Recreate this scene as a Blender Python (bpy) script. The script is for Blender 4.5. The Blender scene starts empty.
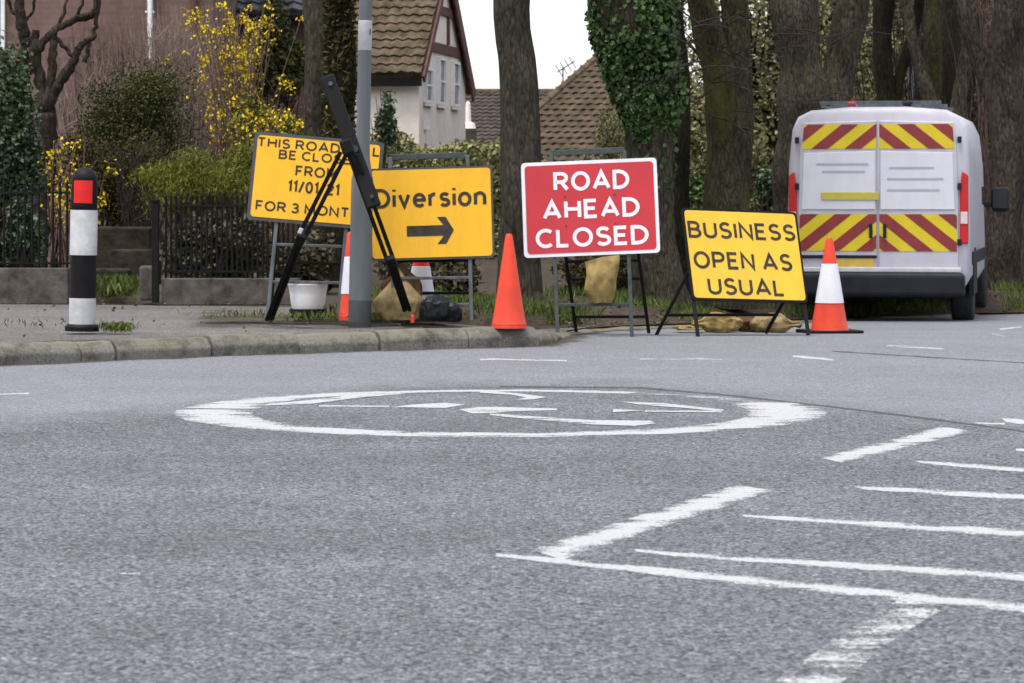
import bpy, bmesh, math, random
import numpy as np
from mathutils import Vector, Matrix

random.seed(11)
NR = np.random.default_rng(11)
R = math.radians
S = bpy.context.scene
COL = S.collection

# ------------------------------------------------------------------ camera, world, sun, exposure
F = 2900.0            # focal length in pixels of a 1024 wide frame
H = 1.157             # camera height
YH = 200.0            # horizon row
cam_d = bpy.data.cameras.new("camera")
cam = bpy.data.objects.new("camera", cam_d)
COL.objects.link(cam)
cam.location = (0, 0, H)
cam.rotation_euler = (R(90), 0, 0)
cam_d.sensor_width = 36.0
cam_d.lens = F / 1024 * 36
cam_d.shift_y = -(341.5 - YH) / 1024
cam_d.clip_start = 0.1
cam_d.clip_end = 3000
cam_d.dof.use_dof = True
cam_d.dof.focus_distance = 17.0
cam_d.dof.aperture_fstop = 10.0
S.camera = cam

W = bpy.data.worlds.new("World")
S.world = W
W.use_nodes = True
wn = W.node_tree
bg = wn.nodes["Background"]
sky = wn.nodes.new("ShaderNodeTexSky")
sky.sky_type = 'NISHITA'
sky.sun_disc = False
SUN_EL, SUN_AZ = 72, 215
sky.sun_elevation = R(SUN_EL)
sky.sun_rotation = R(SUN_AZ)
sky.air_density = 1.0
sky.dust_density = 2.0
sky.ozone_density = 1.0
hs = wn.nodes.new("ShaderNodeHueSaturation")
hs.inputs["Saturation"].default_value = 0.27
wn.links.new(sky.outputs[0], hs.inputs["Color"])
wn.links.new(hs.outputs[0], bg.inputs[0])
bg.inputs[1].default_value = 0.15

sun_d = bpy.data.lights.new("sun", 'SUN')
sun = bpy.data.objects.new("sun", sun_d)
COL.objects.link(sun)
sun_d.energy = 1.5
sun_d.angle = R(18)
sun_d.color = (1.0, 0.97, 0.93)
az = R(SUN_AZ)
sd = Vector((math.sin(az) * math.cos(R(SUN_EL)), math.cos(az) * math.cos(R(SUN_EL)), math.sin(R(SUN_EL))))
sun.rotation_euler = sd.to_track_quat('Z', 'Y').to_euler()
sun.location = sd * 60

vs = S.view_settings
vs.view_transform = 'Standard'
vs.look = 'None'
vs.gamma = 1.0
vs.use_curve_mapping = False
vs.exposure = 1.22

# ------------------------------------------------------------------ helpers
def sstep(t):
    t = max(0.0, min(1.0, t))
    return t * t * (3 - 2 * t)

def gz(x, y):
    """road level: flat round the roundabout, falling gently along the side road"""
    return -0.021 * max(0.0, min(y, 90) - 24) * sstep((x + 0.2) / 3.0)

def P(px, py, d):
    return Vector(((px - 512) * d / F, d, H - (py - YH) * d / F))

def G(px, py, base=0.0):
    """the point of the road seen at this place of the photograph"""
    d = F * (H - base) / (py - YH)
    for _ in range(6):
        x = (px - 512) * d / F
        d = F * (H - base - gz(x, d)) / (py - YH)
    x = (px - 512) * d / F
    return Vector((x, d, gz(x, d) + base))

def nodes_of(m):
    m.use_nodes = True
    nt = m.node_tree
    return nt, nt.nodes["Principled BSDF"]

def nd(nt, t, **kw):
    n = nt.nodes.new(t)
    for k, v in kw.items():
        if k.startswith("i_"):
            n.inputs[k[2:].replace("_", " ")].default_value = v
        else:
            setattr(n, k, v)
    return n

def coords(nt, scale=(1, 1, 1), rot=(0, 0, 0)):
    tc = nd(nt, "ShaderNodeTexCoord")
    mp = nd(nt, "ShaderNodeMapping")
    mp.inputs["Scale"].default_value = scale
    mp.inputs["Rotation"].default_value = rot
    nt.links.new(tc.outputs["Object"], mp.inputs["Vector"])
    return mp.outputs[0]

def ramp(nt, fac, stops):
    r = nd(nt, "ShaderNodeValToRGB")
    e = r.color_ramp.elements
    while len(e) < len(stops):
        e.new(0.5)
    for q, (p, c) in zip(e, stops):
        q.position = p
        q.color = (*c, 1) if len(c) == 3 else c
    nt.links.new(fac, r.inputs[0])
    return r.outputs[0]

def mixc(nt, fac, a, b, mode='MIX'):
    m = nd(nt, "ShaderNodeMix", data_type='RGBA', blend_type=mode)
    for sock, v in ((m.inputs[0], fac), (m.inputs[6], a), (m.inputs[7], b)):
        if hasattr(v, "links") or isinstance(v, bpy.types.NodeSocket):
            nt.links.new(v, sock)
        elif isinstance(v, (int, float)):
            sock.default_value = v
        else:
            sock.default_value = (*v, 1)
    return m.outputs[2]

def noise(nt, vec, scale, detail=4, rough=0.55):
    n = nd(nt, "ShaderNodeTexNoise")
    n.inputs["Scale"].default_value = scale
    n.inputs["Detail"].default_value = detail
    n.inputs["Roughness"].default_value = rough
    nt.links.new(vec, n.inputs["Vector"])
    return n.outputs["Fac"]

def bump(nt, bs, h, strength, dist=0.01):
    b = nd(nt, "ShaderNodeBump")
    b.inputs["Strength"].default_value = strength
    b.inputs["Distance"].default_value = dist
    nt.links.new(h, b.inputs["Height"])
    nt.links.new(b.outputs[0], bs.inputs["Normal"])

def mat(name, c1, c2=None, scale=6, rough=0.7, b=0.0, bd=0.01, stretch=(1, 1, 1), lo=0.35, hi=0.65, metal=0.0, detail=5, grime=0.0):
    m = bpy.data.materials.new(name)
    nt, bs = nodes_of(m)
    bs.inputs["Roughness"].default_value = rough
    bs.inputs["Metallic"].default_value = metal
    bs.inputs["Specular IOR Level"].default_value = .12 if (max(c1) < .03 or rough > .65) else .4
    if c2 is None:
        c2 = tuple(v * 0.8 for v in c1)
    v = coords(nt, stretch)
    f = noise(nt, v, scale, detail, 0.62)
    c = ramp(nt, f, [(lo, c2), (hi, c1)])
    if grime:
        g1 = noise(nt, coords(nt, (1, 1, .22)), 7, 6, .7); g2 = noise(nt, v, 1.9, 4, .6)
        ad = nd(nt, "ShaderNodeMath", operation='MULTIPLY'); nt.links.new(g1, ad.inputs[0]); nt.links.new(g2, ad.inputs[1])
        c = mixc(nt, ramp(nt, ad.outputs[0], [(.22, (0, 0, 0)), (.40, (grime,) * 3)]), c, tuple(q * .5 + .02 for q in c1))
        sp_ = nd(nt, "ShaderNodeTexVoronoi"); sp_.inputs["Scale"].default_value = 24; nt.links.new(coords(nt), sp_.inputs["Vector"])
        c = mixc(nt, ramp(nt, sp_.outputs["Distance"], [(.05, (grime,) * 3), (.12, (0, 0, 0))]), c, tuple(q * .4 + .03 for q in c1))
    nt.links.new(c, bs.inputs["Base Color"])
    if b:
        bump(nt, bs, f, b, bd)
    return m

def leaf_mat(name, dark, light, rough=0.55, cscale=1.3, trans=0.0):
    m = bpy.data.materials.new(name)
    nt, bs = nodes_of(m)
    bs.inputs["Roughness"].default_value = rough
    bs.inputs["Specular IOR Level"].default_value = .12 if rough > .5 else .35
    at = nd(nt, "ShaderNodeAttribute", attribute_name="rnd")
    v = coords(nt)
    cl = noise(nt, v, cscale, 3, 0.6)
    ad = nd(nt, "ShaderNodeMath", operation='ADD')
    ad.inputs[1].default_value = -0.25
    nt.links.new(cl, ad.inputs[0])
    a2 = nd(nt, "ShaderNodeMath", operation='MULTIPLY_ADD')
    nt.links.new(at.outputs["Fac"], a2.inputs[0])
    a2.inputs[1].default_value = 0.55
    nt.links.new(ad.outputs[0], a2.inputs[2])
    c = ramp(nt, a2.outputs[0], [(0.08, dark), (0.8, light)])
    nt.links.new(c, bs.inputs["Base Color"])
    return m

class MB:
    def __init__(self):
        self.v, self.f, self.mi = [], [], []
        self.cur = 0
    def face(self, idx):
        self.f.append(tuple(idx)); self.mi.append(self.cur)
    def poly(self, pts):
        o = len(self.v); self.v += [tuple(p) for p in pts]
        self.face(range(o, o + len(pts)))
    def box(self, c, s, rot=None):
        o = len(self.v); c = Vector(c)
        for z in (-1, 1):
            for x, y in ((-1, -1), (1, -1), (1, 1), (-1, 1)):
                p = Vector((x * s[0] / 2, y * s[1] / 2, z * s[2] / 2))
                if rot is not None: p = rot @ p
                self.v.append(tuple(c + p))
        for q in ((3, 2, 1, 0), (4, 5, 6, 7), (0, 1, 5, 4), (1, 2, 6, 5), (2, 3, 7, 6), (3, 0, 4, 7)):
            self.face([o + i for i in q])
    def bar(self, a, b, w, t=None, up=(0, 0, 1)):
        a, b = Vector(a), Vector(b); t = t or w
        d = (b - a); L = d.length; d.normalize()
        u = Vector(up)
        if abs(d.dot(u)) > 0.98: u = Vector((0, 1, 0))
        x = d.cross(u).normalized(); y = x.cross(d).normalized()
        rot = Matrix((x, d, y)).transposed()
        self.box((a + b) / 2, (w, L, t), rot)
    def tube(self, pts, rad, n=8, cap=True, wob=0.0, squash=None):
        pts = [Vector(p) for p in pts]
        if not hasattr(rad, '__len__'): rad = [rad] * len(pts)
        o = len(self.v); x = None
        ph = random.random() * 6
        for i, p in enumerate(pts):
            d = (pts[min(i + 1, len(pts) - 1)] - pts[max(i - 1, 0)]).normalized()
            if x is None:
                u = Vector((0, 1, 0)) if abs(d.y) < 0.9 else Vector((1, 0, 0))
                x = d.cross(u).normalized()
            else:
                x = (x - d * x.dot(d)).normalized()
            y = d.cross(x)
            for k in range(n):
                a = 2 * math.pi * k / n
                r = rad[i]
                if wob:
                    r *= 1 + wob * (math.sin(3 * a + ph + i * .31) * .5 + math.sin(7 * a + ph * 2 + i * .13) * .35 + random.uniform(-.3, .3))
                self.v.append(tuple(p + x * math.cos(a) * r + y * math.sin(a) * r))
        for i in range(len(pts) - 1):
            for k in range(n):
                a, b = o + i * n + k, o + i * n + (k + 1) % n
                self.face((a, b, b + n, a + n))
        if cap:
            self.face([o + k for k in reversed(range(n))])
            e = o + (len(pts) - 1) * n
            self.face([e + k for k in range(n)])
    def lathe(self, prof, n=28, c=(0, 0, 0), rot=None, sx=1, sy=1):
        o = len(self.v); c = Vector(c)
        for r, z in prof:
            for k in range(n):
                a = 2 * math.pi * k / n
                p = Vector((r * math.cos(a) * sx, r * math.sin(a) * sy, z))
                if rot is not None: p = rot @ p
                self.v.append(tuple(c + p))
        for i in range(len(prof) - 1):
            for k in range(n):
                a, b = o + i * n + k, o + i * n + (k + 1) % n
                self.face((a, b, b + n, a + n))
        if prof[0][0] > 1e-4: self.face([o + k for k in reversed(range(n))])
        e = o + (len(prof) - 1) * n
        if prof[-1][0] > 1e-4: self.face([e + k for k in range(n)])
    def prism(self, poly, n, t):
        """extrude the polygon by t against the normal n"""
        n = Vector(n).normalized() * t; o = len(self.v); k = len(poly)
        self.v += [tuple(p) for p in poly] + [tuple(Vector(p) - n) for p in poly]
        self.face([o + i for i in range(k)])
        self.face([o + k + i for i in reversed(range(k))])
        for i in range(k):
            j = (i + 1) % k
            self.face((o + i, o + k + i, o + k + j, o + j))
    def build(self, name, m, parent=None, smooth=False, bevel=0.0, world=True, seg=2):
        me = bpy.data.meshes.new(name)
        me.from_pydata(self.v, [], self.f)
        ms = m if isinstance(m, (list, tuple)) else [m]
        for q in ms: me.materials.append(q)
        if len(ms) > 1: me.polygons.foreach_set("material_index", self.mi)
        bm = bmesh.new(); bm.from_mesh(me)
        bmesh.ops.recalc_face_normals(bm, faces=bm.faces)
        bm.to_mesh(me); bm.free()
        if smooth:
            me.polygons.foreach_set("use_smooth", [True] * len(me.polygons))
            me.set_sharp_from_angle(angle=R(50))
        return link(name, me, parent, bevel, world, seg)

def wmat(o):
    m = Matrix.LocRotScale(o.location, o.rotation_euler, o.scale)
    if o.parent: m = wmat(o.parent) @ o.matrix_parent_inverse @ m
    return m

def link(name, me, parent=None, bevel=0.0, world=True, seg=2):
    o = bpy.data.objects.new(name, me); COL.objects.link(o)
    if parent is not None:
        o.parent = parent
        if world: o.matrix_parent_inverse = wmat(parent).inverted()
    if bevel:
        b = o.modifiers.new("bevel", 'BEVEL'); b.width = bevel; b.segments = seg; b.limit_method = 'ANGLE'
    return o

def tag(o, label=None, cat=None, group=None, kind=None):
    if label: o["label"] = label
    if cat: o["category"] = cat
    if group: o["group"] = group
    if kind: o["kind"] = kind
    return o

def thing(name, label, cat, loc=(0, 0, 0), group=None):
    o = bpy.data.objects.new(name, None); COL.objects.link(o)
    o.location = loc; o.empty_display_size = 0.2
    return tag(o, label, cat, group)

def leaves(name, C, L, Wd, m, parent=None, axis=None, jit=1.0, smooth=False):
    """one small folded leaf at every point of C (N x 3)"""
    C = np.asarray(C, dtype=np.float64); N = len(C)
    a = NR.normal(size=(N, 3)) if axis is None else np.asarray(axis) + NR.normal(size=(N, 3)) * jit
    a /= np.linalg.norm(a, axis=1)[:, None]
    b = np.cross(a, NR.normal(size=(N, 3))); b /= np.linalg.norm(b, axis=1)[:, None] + 1e-9
    n = np.cross(a, b)
    s = NR.uniform(0.6, 1.25, (N, 1))
    v = np.empty((N, 4, 3))
    v[:, 0] = C - a * L * s * .5
    v[:, 1] = C + b * Wd * s * .5 + n * Wd * s * .2
    v[:, 2] = C + a * L * s * .5
    v[:, 3] = C - b * Wd * s * .5 + n * Wd * s * .2
    me = bpy.data.meshes.new(name)
    me.vertices.add(N * 4); me.vertices.foreach_set("co", v.ravel())
    me.loops.add(N * 4); me.loops.foreach_set("vertex_index", np.arange(N * 4, dtype=np.int32))
    me.polygons.add(N)
    me.polygons.foreach_set("loop_start", np.arange(0, N * 4, 4, dtype=np.int32))
    me.update(calc_edges=True)
    at = me.attributes.new("rnd", 'FLOAT', 'FACE'); at.data.foreach_set("value", NR.uniform(0, 1, N))
    me.materials.append(m)
    return link(name, me, parent)

def cloud(c, r, n, k=9, fill=0.75, floor=None):
    """points in k lumps spread through an ellipsoid, denser towards each lump's skin"""
    c, r = np.array(c, float), np.array(r, float)
    out = []
    for i in range(k):
        d = NR.normal(size=3); d /= np.linalg.norm(d)
        lc = c + d * r * NR.uniform(0.25, 0.72)
        lr = r * NR.uniform(0.32, 0.55)
        q = NR.normal(size=(n // k, 3)); q /= np.linalg.norm(q, axis=1)[:, None]
        rad = NR.uniform(0, 1, (n // k, 1)) ** (1 / 2.4) * NR.uniform(0.85, 1.15, (n // k, 1))
        out.append(lc + q * rad * lr)
    p = np.concatenate(out)
    if floor is not None: p = p[p[:, 2] > floor]
    return p

# ------------------------------------------------------------------ materials
def asphalt(name, base, dark, patch=False):
    m = bpy.data.materials.new(name); nt, bs = nodes_of(m)
    bs.inputs["Roughness"].default_value = 0.78
    bs.inputs["Specular IOR Level"].default_value = 0.25
    v = coords(nt)
    vo = nd(nt, "ShaderNodeTexVoronoi"); vo.inputs["Scale"].default_value = 88
    nt.links.new(v, vo.inputs["Vector"])
    sep = nd(nt, "ShaderNodeSeparateColor"); nt.links.new(vo.outputs["Color"], sep.inputs[0])
    stone = ramp(nt, sep.outputs[0], [(0.0, dark), (0.35, tuple(q * .8 for q in base)), (0.75, base), (1.0, tuple(min(1, q * 1.55) for q in base))])
    gap = ramp(nt, vo.outputs["Distance"], [(0.45, (1, 1, 1)), (0.8, (.35, .35, .35))])
    c = mixc(nt, 1.0, stone, gap, 'MULTIPLY')
    v2 = nd(nt, "ShaderNodeTexVoronoi"); v2.inputs["Scale"].default_value = 34; nt.links.new(v, v2.inputs["Vector"])
    s2 = nd(nt, "ShaderNodeSeparateColor"); nt.links.new(v2.outputs["Color"], s2.inputs[0])
    chip = ramp(nt, s2.outputs[1], [(0.0, (.25, .25, .25)), (.14, (.3, .3, .3)), (.17, (1, 1, 1)), (.86, (1, 1, 1)), (.9, (1.6, 1.6, 1.6)), (1.0, (1.9, 1.9, 1.88))])
    c = mixc(nt, ramp(nt, v2.outputs["Distance"], [(.30, (.85, .85, .85)), (.48, (0, 0, 0))]), c, mixc(nt, 1.0, c, chip, 'MULTIPLY'))
    fine = noise(nt, v, 72, 5, .8)
    c = mixc(nt, 0.85, c, ramp(nt, fine, [(0.34, (.40, .40, .40)), (0.5, (1, 1, 1)), (.66, (1.55, 1.55, 1.56))]), 'MULTIPLY')
    mid = noise(nt, coords(nt, (1, .6, 1)), 2.2, 5, .65)
    c = mixc(nt, 0.7, c, ramp(nt, mid, [(0.3, (.80, .79, .78)), (0.7, (1.14, 1.14, 1.15))]), 'MULTIPLY')
    big = noise(nt, coords(nt, (.35, 1.1, 1), (0, 0, .55)), .62, 4, .55)
    c = mixc(nt, 0.8, c, ramp(nt, big, [(0.36, (.84, .835, .83)), (0.62, (1.12, 1.12, 1.13))]), 'MULTIPLY')
    if patch:
        # the far lane was resurfaced in a paler, smoother asphalt; its edge runs along the tar seam
        sx = nd(nt, "ShaderNodeSeparateXYZ"); nt.links.new(v, sx.inputs[0])
        def mth(op, a, b_, c_=None):
            n = nd(nt, "ShaderNodeMath", operation=op)
            for k, q in enumerate((a, b_, c_)):
                if q is None: continue
                if isinstance(q, (int, float)): n.inputs[k].default_value = q
                else: nt.links.new(q, n.inputs[k])
            return n.outputs[0]
        r_ = mth('MULTIPLY', mth('MAXIMUM', mth('SUBTRACT', sx.outputs[0], .7), 0.0), 1.75)
        l_ = mth('MULTIPLY', mth('MAXIMUM', mth('SUBTRACT', -.5, sx.outputs[0]), 0.0), 1.5)
        f_ = mth('ADD', mth('ADD', sx.outputs[1], r_), mth('ADD', l_, mth('MULTIPLY', mid, 1.6)))
        f_ = mth('MULTIPLY', mth('SUBTRACT', f_, 18.0), .5)
        c = mixc(nt, ramp(nt, f_, [(.1, (0, 0, 0)), (.9, (1, 1, 1))]), c, mixc(nt, .42, mixc(nt, 1.0, c, (1.22, 1.22, 1.24), 'MULTIPLY'), (.180, .183, .200)))
    nt.links.new(c, bs.inputs["Base Color"])
    hh = nd(nt, "ShaderNodeMath", operation='ADD')
    nt.links.new(fine, hh.inputs[0]); nt.links.new(sep.outputs[0], hh.inputs[1])
    bump(nt, bs, hh.outputs[0], 0.55, 0.006)
    return m

M_ASPH = asphalt("asphalt", (.150, .154, .174), (.028, .028, .032), patch=True)
M_PAVE = asphalt("pavement asphalt", (.150, .136, .128), (.095, .085, .078))

def paint_mat(name, wear, ek=.30):
    m = bpy.data.materials.new(name); nt, bs = nodes_of(m)
    bs.inputs["Roughness"].default_value = 0.7
    v = coords(nt)
    n1 = noise(nt, v, 58, 6, .78); n2 = noise(nt, coords(nt, (.7, 1.6, 1)), 4.5, 4, .6)
    c = ramp(nt, n1, [(0.32, (.20, .20, .207)), (0.57, (.37, .37, .378))])
    nt.links.new(c, bs.inputs["Base Color"])
    at = nd(nt, "ShaderNodeAttribute", attribute_name="edge")
    ad = nd(nt, "ShaderNodeMath", operation='ADD'); nt.links.new(n1, ad.inputs[0]); nt.links.new(n2, ad.inputs[1])
    sm = nd(nt, "ShaderNodeMath", operation='MULTIPLY_ADD'); nt.links.new(at.outputs["Fac"], sm.inputs[0]); sm.inputs[1].default_value = ek
    nt.links.new(ad.outputs[0], sm.inputs[2])
    hf = nd(nt, "ShaderNodeMath", operation='MULTIPLY'); nt.links.new(sm.outputs[0], hf.inputs[0]); hf.inputs[1].default_value = .5
    a = ramp(nt, hf.outputs[0], [(wear - .03, (0, 0, 0)), (wear + .03, (1, 1, 1))])
    nt.links.new(a, bs.inputs["Alpha"])
    bump(nt, bs, n1, .3, .004)
    return m
M_PAINT = paint_mat("road paint", 0.53)
M_PAINT_WORN = paint_mat("worn road paint", 0.57)
M_PAINT_FAINT = paint_mat("faint road paint", 0.53, .06)

M_SOIL = mat("leafy soil", (.065, .05, .036), (.026, .02, .015), 9, .95, .6, .03)
M_GARDEN = mat("garden soil", (.09, .07, .05), (.04, .035, .025), 5, .95, .6, .03)
M_GRASSG = mat("rough grass ground", (.10, .12, .04), (.05, .055, .025), 3, .95, .5, .03)
M_GRASS = leaf_mat("grass blades", (.030, .042, .010), (.095, .125, .030), .6, 1.0)
M_LITTER = leaf_mat("dead leaves", (.03, .019, .011), (.11, .07, .038), .8, 2)

def kerb_mat():
    m = bpy.data.materials.new("mossy kerb concrete"); nt, bs = nodes_of(m)
    bs.inputs["Roughness"].default_value = .9; bs.inputs["Specular IOR Level"].default_value = .12
    v = coords(nt)
    f = noise(nt, v, 60, 5, .7)
    c = ramp(nt, f, [(.3, (.085, .079, .072)), (.7, (.21, .197, .180))])
    g = nd(nt, "ShaderNodeNewGeometry"); sx = nd(nt, "ShaderNodeSeparateXYZ"); nt.links.new(g.outputs["Normal"], sx.inputs[0])
    mo = noise(nt, v, 2.2, 5, .65)
    mu = nd(nt, "ShaderNodeMath", operation='MULTIPLY_ADD'); nt.links.new(sx.outputs[2], mu.inputs[0]); mu.inputs[1].default_value = .45
    nt.links.new(mo, mu.inputs[2])
    c = mixc(nt, ramp(nt, mu.outputs[0], [(.56, (0, 0, 0)), (.92, (.8, .8, .8))]), c, (.145, .135, .098))
    c = mixc(nt, ramp(nt, noise(nt, v, 4, 6, .75), [(.46, (0, 0, 0)), (.68, (.85, .85, .85))]), c, (.034, .028, .02))
    nt.links.new(c, bs.inputs["Base Color"]); bump(nt, bs, f, .5, .01)
    return m
M_KERB = kerb_mat()

def bark(name, c1, c2, moss=0.0, mossc=(.066, .072, .022)):
    m = bpy.data.materials.new(name); nt, bs = nodes_of(m)
    bs.inputs["Roughness"].default_value = .92; bs.inputs["Specular IOR Level"].default_value = .08
    v = coords(nt, (1, 1, .3))
    a = noise(nt, v, 42, 8, .74)
    vo = nd(nt, "ShaderNodeTexVoronoi", feature='DISTANCE_TO_EDGE'); vo.inputs["Scale"].default_value = 17
    wv = nd(nt, "ShaderNodeVectorMath", operation='ADD'); nz = nd(nt, "ShaderNodeTexNoise"); nz.inputs["Scale"].default_value = 9
    nt.links.new(v, nz.inputs["Vector"]); sc = nd(nt, "ShaderNodeVectorMath", operation='SCALE'); sc.inputs["Scale"].default_value = .12
    nt.links.new(nz.outputs["Color"], sc.inputs[0]); nt.links.new(v, wv.inputs[0]); nt.links.new(sc.outputs[0], wv.inputs[1]); nt.links.new(wv.outputs[0], vo.inputs["Vector"])
    bgn = noise(nt, coords(nt, (1, 1, .6)), 3.4, 6, .68)
    c = ramp(nt, a, [(.36, c2), (.62, c1)])
    c = mixc(nt, .75, c, ramp(nt, vo.outputs["Distance"], [(.0, (.45, .43, .42)), (.16, (1.05, 1.05, 1.05))]), 'MULTIPLY')
    c = mixc(nt, .9, c, ramp(nt, bgn, [(.32, (.5, .48, .46)), (.68, (1.35, 1.34, 1.32))]), 'MULTIPLY')
    if moss:
        mm = noise(nt, coords(nt, (1, 1, .4)), 3.0, 6, .66)
        c = mixc(nt, ramp(nt, mm, [(.60 - moss * .2, (0, 0, 0)), (.82 - moss * .2, (.75, .75, .75))]), c, mossc)
    nt.links.new(c, bs.inputs["Base Color"])
    h_ = nd(nt, "ShaderNodeMath", operation='ADD'); nt.links.new(a, h_.inputs[0]); nt.links.new(vo.outputs["Distance"], h_.inputs[1])
    bump(nt, bs, h_.outputs[0], .9, .03)
    return m
M_BARK = bark("grey brown bark", (.085, .073, .054), (.016, .0135, .0095), .3)
M_BARK_PALE = bark("pale bark", (.085, .070, .054), (.032, .026, .02), .3)
M_BARK_GREY = bark("smooth grey bark", (.074, .066, .050), (.030, .026, .020), .3, (.05, .052, .028))
M_BARK_DARK = bark("dark mossy bark", (.027, .023, .015), (.009, .0075, .005), .5, (.028, .03, .010))
M_BARK_MOSS = bark("green mossy bark", (.070, .062, .040), (.015, .013, .0085), .7, (.075, .080, .020))
M_BARK_RED = bark("red brown bark", (.085, .068, .056), (.021, .017, .014), .15)
M_TWIG = mat("bare twigs", (.16, .105, .085), (.065, .043, .036), 14, .85)
M_TWIG_D = mat("dark twigs", (.042, .031, .027), (.02, .015, .013), 14, .9)
M_TWIG_P = mat("pale dry twigs", (.27, .20, .17), (.12, .085, .072), 14, .85)

M_IVY = leaf_mat("ivy leaves", (.010, .026, .006), (.056, .108, .024), .45, 1.8)
M_EVER = leaf_mat("dark evergreen leaves", (.012, .026, .010), (.062, .10, .042), .5, 1.6)
M_BUSH = leaf_mat("olive green leaves", (.013, .016, .005), (.066, .070, .020), .55, 2.2)
M_LIME = leaf_mat("yellow green sprays", (.030, .034, .005), (.15, .15, .022), .6, 2.0)
M_FORS = leaf_mat("yellow blossom", (.30, .20, .008), (.62, .46, .02), .6, 2.0)
M_HEDGE = leaf_mat("pale hedge leaves", (.055, .058, .02), (.27, .26, .11), .6, 1.6)
M_WOOD = leaf_mat("dull winter foliage", (.014, .012, .007), (.085, .073, .042), .75, .7)
M_WOODG = leaf_mat("olive winter foliage", (.045, .045, .02), (.22, .21, .10), .75, .8)
M_BROWNL = leaf_mat("brown green winter leaves", (.018, .016, .006), (.085, .068, .022), .7, 2.4)
M_MOSSL = leaf_mat("mossy shreds", (.02, .018, .008), (.075, .062, .022), .9, 2.0)

M_BLACK = mat("black painted steel", (.005, .005, .0055), (.009, .009, .0085), 12, .6)
M_BLACKP = mat("black plastic", (.005, .005, .0055), (.009, .009, .0095), 9, .55)
M_GALV = mat("galvanised steel", (.10, .112, .118), (.05, .058, .062), 18, .55, 0, .01, (1, 1, .3), metal=.35)
M_GREENF = mat("weathered grey green steel", (.05, .062, .058), (.026, .033, .030), 14, .6)
M_POST = mat("grey post paint", (.115, .128, .140), (.075, .083, .09), 5, .55, .1, .004, (1, 1, .12), grime=0.4)
M_POST_D = mat("dark post foot paint", (.028, .030, .034), (.05, .052, .055), 8, .6)
M_WHITE = mat("dirty white plastic", (.53, .53, .55), (.37, .37, .37), 7, .5, grime=0.7)
M_WHITEP = mat("white reflective sheeting", (.66, .65, .69), (.57, .56, .60), 4, .4, grime=0.25)
M_REDP = mat("red reflective sheeting", (.46, .016, .026), (.38, .014, .022), 2.5, .42, grime=0.28)
M_YEL = mat("yellow reflective sheeting", (.74, .385, .004), (.66, .335, .004), 2.2, .5, grime=0.3)
M_YEL2 = mat("pale yellow reflective sheeting", (.68, .41, .025), (.60, .35, .02), 2.2, .5, grime=0.35)
M_INK = mat("black sign lettering", (.028, .024, .02), (.05, .043, .036), 12, .55)
M_BACK = mat("dark grey sign backing", (.03, .03, .032), (.05, .05, .052), 9, .6)
M_ORANGE = mat("orange cone plastic", (.66, .042, .012), (.52, .034, .01), 5, .5, grime=0.55)
M_REFL = mat("red reflector", (.70, .008, .008), (.55, .006, .006), 8, .25)
M_SACK = mat("yellow woven sack", (.31, .225, .085), (.15, .105, .042), 9, .8, .5, .012)
M_SACKB = mat("brown dirty sack", (.14, .075, .034), (.05, .028, .015), 7, .85, .5, .012)
M_SACKT = mat("tan sack", (.31, .23, .115), (.14, .098, .05), 6, .85, .5, .012)
M_BAG = mat("black bin bag", (.006, .0065, .008), (.014, .015, .018), 6, .38, .25, .01)

# ------------------------------------------------------------------ ground, road, pavement, kerb
def sheet(name, xs, ys, zf, m):
    mb = MB(); nx = len(xs)
    for y in ys:
        for x in xs: mb.v.append((x, y, zf(x, y)))
    for j in range(len(ys) - 1):
        for i in range(nx - 1):
            a = j * nx + i; mb.face((a, a + 1, a + 1 + nx, a + nx))
    return mb.build(name, m, smooth=True)

gx = [-900, -400, -200, -100, -60] + [x * 2.0 for x in range(-20, 31)] + [80, 120, 200, 400, 900]
gy = [-60, -30, -15] + [y * 2.0 for y in range(-5, 61)] + [140, 170, 220, 300, 450, 700, 1200, 2000]
tag(sheet("ground", gx, gy, lambda x, y: gz(x, y) - .12, M_GRASSG), kind='structure')
road = sheet("road", [-26 + i * .5 for i in range(140)], [-6 + j * .5 for j in range(104)], gz, M_ASPH)
tag(road, kind='structure')

# kerb line: straight along the left, rounding the corner, then running back beside the signs
kpx = [(-330, 382), (-160, 373), (-75, 369.2), (0, 365.2), (82, 361.5), (117, 360), (212, 356.2), (299, 353), (381, 350.3), (469, 348), (541, 345.6)]
kpts = [G(*q) for q in kpx]
kpts += [Vector((.36, 23.45, 0)), Vector((.42, 24.1, 0)), Vector((.52, 24.9, 0)), Vector((.78, 25.75, 0)), Vector((1.15, 26.5, 0)), Vector((1.55, 27.3, 0)),
         Vector((2.1, 28.6, 0)), Vector((2.9, 30.6, 0)), Vector((4.2, 33.0, 0)), Vector((5.6, 34.6, 0)), Vector((7.4, 36.2, 0)), Vector((10, 37.4, 0)), Vector((14, 38.2, 0)), Vector((22, 38.8, 0)), Vector((34, 39, 0))]
def offs(pts, w):
    out = []
    for i, p in enumerate(pts):
        t = (pts[min(i + 1, len(pts) - 1)] - pts[max(i - 1, 0)]).normalized()
        out.append(p + Vector((-t.y, t.x, 0)) * w)
    return out
KH = .145
kerb = tag(thing("kerb", None, None), kind='structure')
inner = offs(kpts, .15)
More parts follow.
